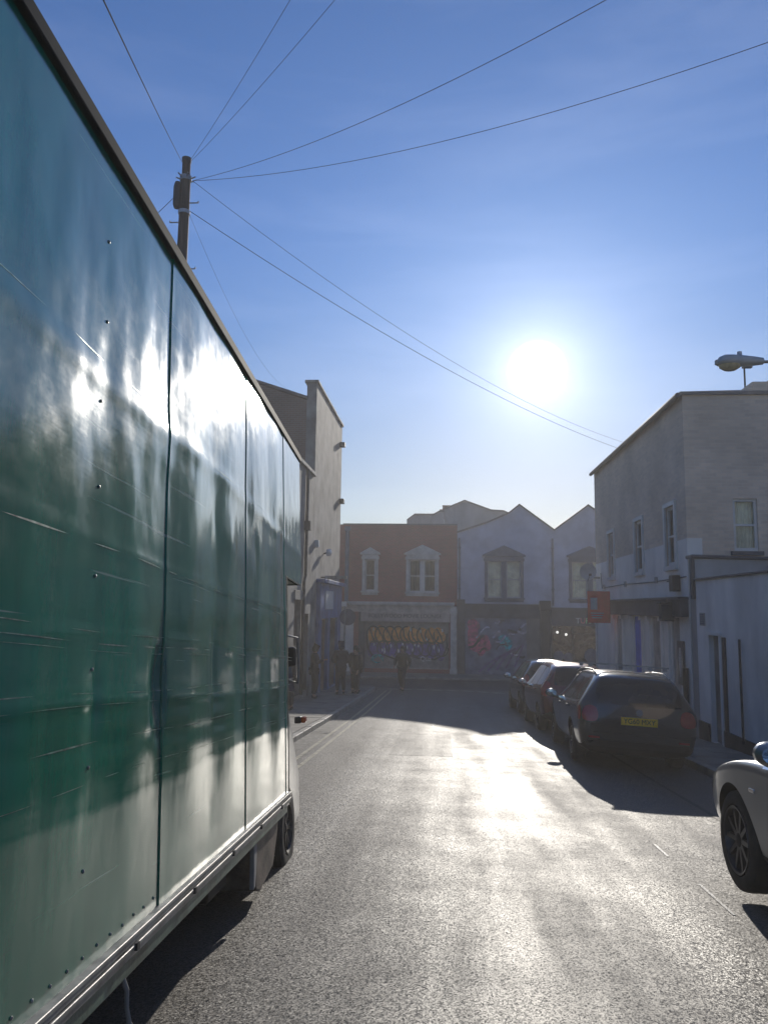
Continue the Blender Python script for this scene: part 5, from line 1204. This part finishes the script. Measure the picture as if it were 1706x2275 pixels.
person('person in a black hooded coat looking at a phone by the blue shop front', (-4.22, 25.2, pz(0, 25.2)), -75, dict(lel=(-.24, .05, 1.16), lwr=(-.12, .28, 1.22), rel=(.24, .05, 1.16), rwr=(.10, .29, 1.24), head=(0, .055, 1.64), crown=(0, .05, 1.70), rkn=(.1, .1, .52), ran=(.11, -.02, .09), rtoe=(.13, .1, .03)), M['blackcloth'], M['denim'], M['hair'], 1.72, hood=True)
person('broad person in a long navy coat standing on the left pavement', (-3.62, 27.3, pz(0, 27.3)), 15, dict(lel=(-.28, .04, 1.15), lwr=(-.16, .2, 1.05), rel=(.28, .04, 1.15), rwr=(.18, .2, 1.05)), M['navy'], M['navy'], M['hair'], 1.80, hood=True, long_coat=.28)
person('person in dark clothes standing to the right of the navy coat', (-3.12, 27.9, pz(0, 27.9)), 120, {}, M['browncloth'], M['denim'], M['hair'], 1.64)
person('person in dark clothes standing close behind the navy coat', (-3.30, 29.0, pz(0, 29.0)), -150, {}, M['blackcloth'], M['blackcloth'], M['hair'], 1.70)
person('person in black with sunlit hair half hidden behind the truck cab', (-4.05, 20.6, pz(0, 20.6)), 90, dict(lel=(-.2, .12, 1.15), lwr=(-.1, .3, 1.05)), M['blackcloth'], M['blackcloth'], M['hairfair'], 1.66)
person('person in a bulky dark jacket walking across the end of the road', (-1.66, 31.3, gx(-1.66, 31.3)), 160, dict(lkn=(-.09, .16, .52), lan=(-.10, .16, .10), ltoe=(-.11, .29, .06), rkn=(.10, -.0, .49), ran=(.11, -.22, .12), rtoe=(.12, -.10, .03), lel=(-.30, -.08, 1.16), lwr=(-.28, .06, .96), rel=(.30, .04, 1.16), rwr=(.26, .2, .98)), M['blackcloth'], M['denim'], M['hair'], 1.78)
# phone in hand
ph = MB().box((-.035, -.004, -.07), (.035, .004, .07)).build('phone', M['plastic'], bevel=.004); ph.location = (-3.86, 25.3, pz(0, 25.2) + 1.24); ph.rotation_euler = (R(-40), 0, R(-75)); tag(ph, 'dark phone held up by the person in the black hooded coat', 'phone')

# children modelled in world space under empties that are not at the origin
bpy.context.view_layer.update()
local = {'box_truck', 'person', 'parked_car', 'wall_lantern', 'satellite_dish', 'aerial_mast', 'telegraph_pole', 'street_lamp', 'board_sign', 'road_sign', 'gutter_rail'}
for o in list(COL.objects):
    if o.parent is None and o.type == 'EMPTY' and o.name.split('.')[0] not in local:
        d = Vector(o.location)
        for ch in o.children: ch.location = Vector(ch.location) - d

# ------------------------------------------------------------------ air
HZ = MB().box((-60, -14, -5), (60, 66, 13)).build('haze', [])
HZ['kind'] = 'stuff'
m = bpy.data.materials.new('haze air'); m.use_nodes = True; n, l = m.node_tree.nodes, m.node_tree.links
n.remove(n['Principled BSDF']); v = n.new('ShaderNodeVolumePrincipled')
v.inputs['Color'].default_value = (1, .965, .92, 1); v.inputs['Density'].default_value = .0040; v.inputs['Anisotropy'].default_value = .3
l.new(v.outputs[0], n['Material Output'].inputs['Volume']); HZ.data.materials.append(m)

# ------------------------------------------------------------------ light
EL, AZ = 17.4, 6.96
sd = Vector((math.sin(R(AZ)) * math.cos(R(EL)), math.cos(R(AZ)) * math.cos(R(EL)), math.sin(R(EL))))
w = bpy.data.worlds.new('World'); SC.world = w; w.use_nodes = True; n, l = w.node_tree.nodes, w.node_tree.links
bg = n['Background']; sky = n.new('ShaderNodeTexSky'); sky.sky_type = 'NISHITA'; sky.sun_disc = False
sky.sun_elevation = R(EL); sky.sun_rotation = R(AZ); sky.air_density = 1.0; sky.dust_density = .25; sky.ozone_density = 6.0; sky.altitude = 60
bg.inputs['Strength'].default_value = .098
tc = n.new('ShaderNodeTexCoord'); dt = n.new('ShaderNodeVectorMath'); dt.operation = 'DOT_PRODUCT'; dt.inputs[1].default_value = sd
nrm = n.new('ShaderNodeVectorMath'); nrm.operation = 'NORMALIZE'; l.new(tc.outputs['Generated'], nrm.inputs[0]); l.new(nrm.outputs[0], dt.inputs[0])
ac = n.new('ShaderNodeMath'); ac.operation = 'ARCCOSINE'; l.new(dt.outputs['Value'], ac.inputs[0])
def expo(k, amp):
    a = n.new('ShaderNodeMath'); a.operation = 'MULTIPLY'; a.inputs[1].default_value = -1 / k; l.new(ac.outputs[0], a.inputs[0])
    e = n.new('ShaderNodeMath'); e.operation = 'EXPONENT'; l.new(a.outputs[0], e.inputs[0])
    q = n.new('ShaderNodeMath'); q.operation = 'MULTIPLY'; q.inputs[1].default_value = amp; l.new(e.outputs[0], q.inputs[0]); return q
e1 = expo(.036, 11.0); e2 = expo(.14, 1.5)
mrn = n.new('ShaderNodeMapRange'); mrn.interpolation_type = 'SMOOTHSTEP'; mrn.inputs['From Min'].default_value = R(1.0); mrn.inputs['From Max'].default_value = R(2.2); mrn.inputs['To Min'].default_value = 60; mrn.inputs['To Max'].default_value = 0
l.new(ac.outputs[0], mrn.inputs['Value'])
s1 = n.new('ShaderNodeMath'); l.new(e1.outputs[0], s1.inputs[0]); l.new(e2.outputs[0], s1.inputs[1])
s2 = n.new('ShaderNodeMath'); l.new(s1.outputs[0], s2.inputs[0]); l.new(mrn.outputs['Result'], s2.inputs[1])
vm = n.new('ShaderNodeVectorMath'); vm.operation = 'SCALE'; vm.inputs[0].default_value = (1, .97, .93); l.new(s2.outputs[0], vm.inputs['Scale'])
sz = n.new('ShaderNodeSeparateXYZ'); l.new(nrm.outputs[0], sz.inputs[0])
ez = n.new('ShaderNodeMapRange'); ez.interpolation_type = 'SMOOTHSTEP'; ez.inputs['From Min'].default_value = 0; ez.inputs['From Max'].default_value = .5; l.new(sz.outputs['Z'], ez.inputs['Value'])
tint = n.new('ShaderNodeMix'); tint.data_type = 'VECTOR'; l.new(ez.outputs['Result'], tint.inputs[0]); tint.inputs[4].default_value = (1.02, .80, .64); tint.inputs[5].default_value = (.72, .92, 1.12)
hz = n.new('ShaderNodeVectorMath'); hz.operation = 'MULTIPLY'; l.new(sky.outputs['Color'], hz.inputs[0]); l.new(tint.outputs[1], hz.inputs[1])
va = n.new('ShaderNodeVectorMath'); va.operation = 'ADD'; l.new(hz.outputs[0], va.inputs[0]); l.new(vm.outputs[0], va.inputs[1])
cmap = n.new('ShaderNodeMapping'); cmap.inputs['Scale'].default_value = (1.2, 1.2, 7); cmap.inputs['Rotation'].default_value = (R(12), R(-20), 0); l.new(nrm.outputs[0], cmap.inputs['Vector'])
cn = n.new('ShaderNodeTexNoise'); cn.inputs['Scale'].default_value = 2.3; cn.inputs['Detail'].default_value = 7; cn.inputs['Roughness'].default_value = .55; cn.inputs['Distortion'].default_value = .4; l.new(cmap.outputs[0], cn.inputs['Vector'])
cr = n.new('ShaderNodeMapRange'); cr.inputs['From Min'].default_value = .48; cr.inputs['From Max'].default_value = .78; cr.inputs['To Min'].default_value = 0; cr.inputs['To Max'].default_value = .55; l.new(cn.outputs['Fac'], cr.inputs['Value'])
cs = n.new('ShaderNodeVectorMath'); cs.operation = 'SCALE'; cs.inputs[0].default_value = (1, .97, .98); l.new(cr.outputs['Result'], cs.inputs['Scale'])
ca = n.new('ShaderNodeVectorMath'); ca.operation = 'ADD'; l.new(va.outputs[0], ca.inputs[0]); l.new(cs.outputs[0], ca.inputs[1])
l.new(ca.outputs[0], bg.inputs['Color'])
sl = bpy.data.lights.new('sun', 'SUN'); sl.energy = 3.4; sl.angle = R(.53); sl.color = (1, .93, .82)
so = bpy.data.objects.new('sun', sl); COL.objects.link(so); so.rotation_euler = (-sd).to_track_quat('-Z', 'Y').to_euler()

# ------------------------------------------------------------------ camera
yaw, pit, rol = R(4.55), R(7.1), R(.8)
fwd = Vector((-math.sin(yaw) * math.cos(pit), math.cos(yaw) * math.cos(pit), math.sin(pit)))
r0 = fwd.cross(Vector((0, 0, 1))).normalized(); u0 = r0.cross(fwd)
upv = u0 * math.cos(rol) - r0 * math.sin(rol); rtv = fwd.cross(upv)
cm = Matrix.Identity(4)
for i in range(3): cm[i][0] = rtv[i]; cm[i][1] = upv[i]; cm[i][2] = -fwd[i]
cm.translation = Vector((0, 0, 1.6))
cd = bpy.data.cameras.new('camera'); co = bpy.data.objects.new('camera', cd); COL.objects.link(co); co.matrix_world = cm
cd.sensor_fit = 'VERTICAL'; cd.sensor_height = 36; cd.lens = 1700 / 2275 * 36; cd.clip_start = .05; cd.clip_end = 2000
SC.camera = co
SC.view_settings.view_transform = 'Standard'; SC.view_settings.look = 'None'; SC.view_settings.exposure = .14; SC.view_settings.gamma = 1
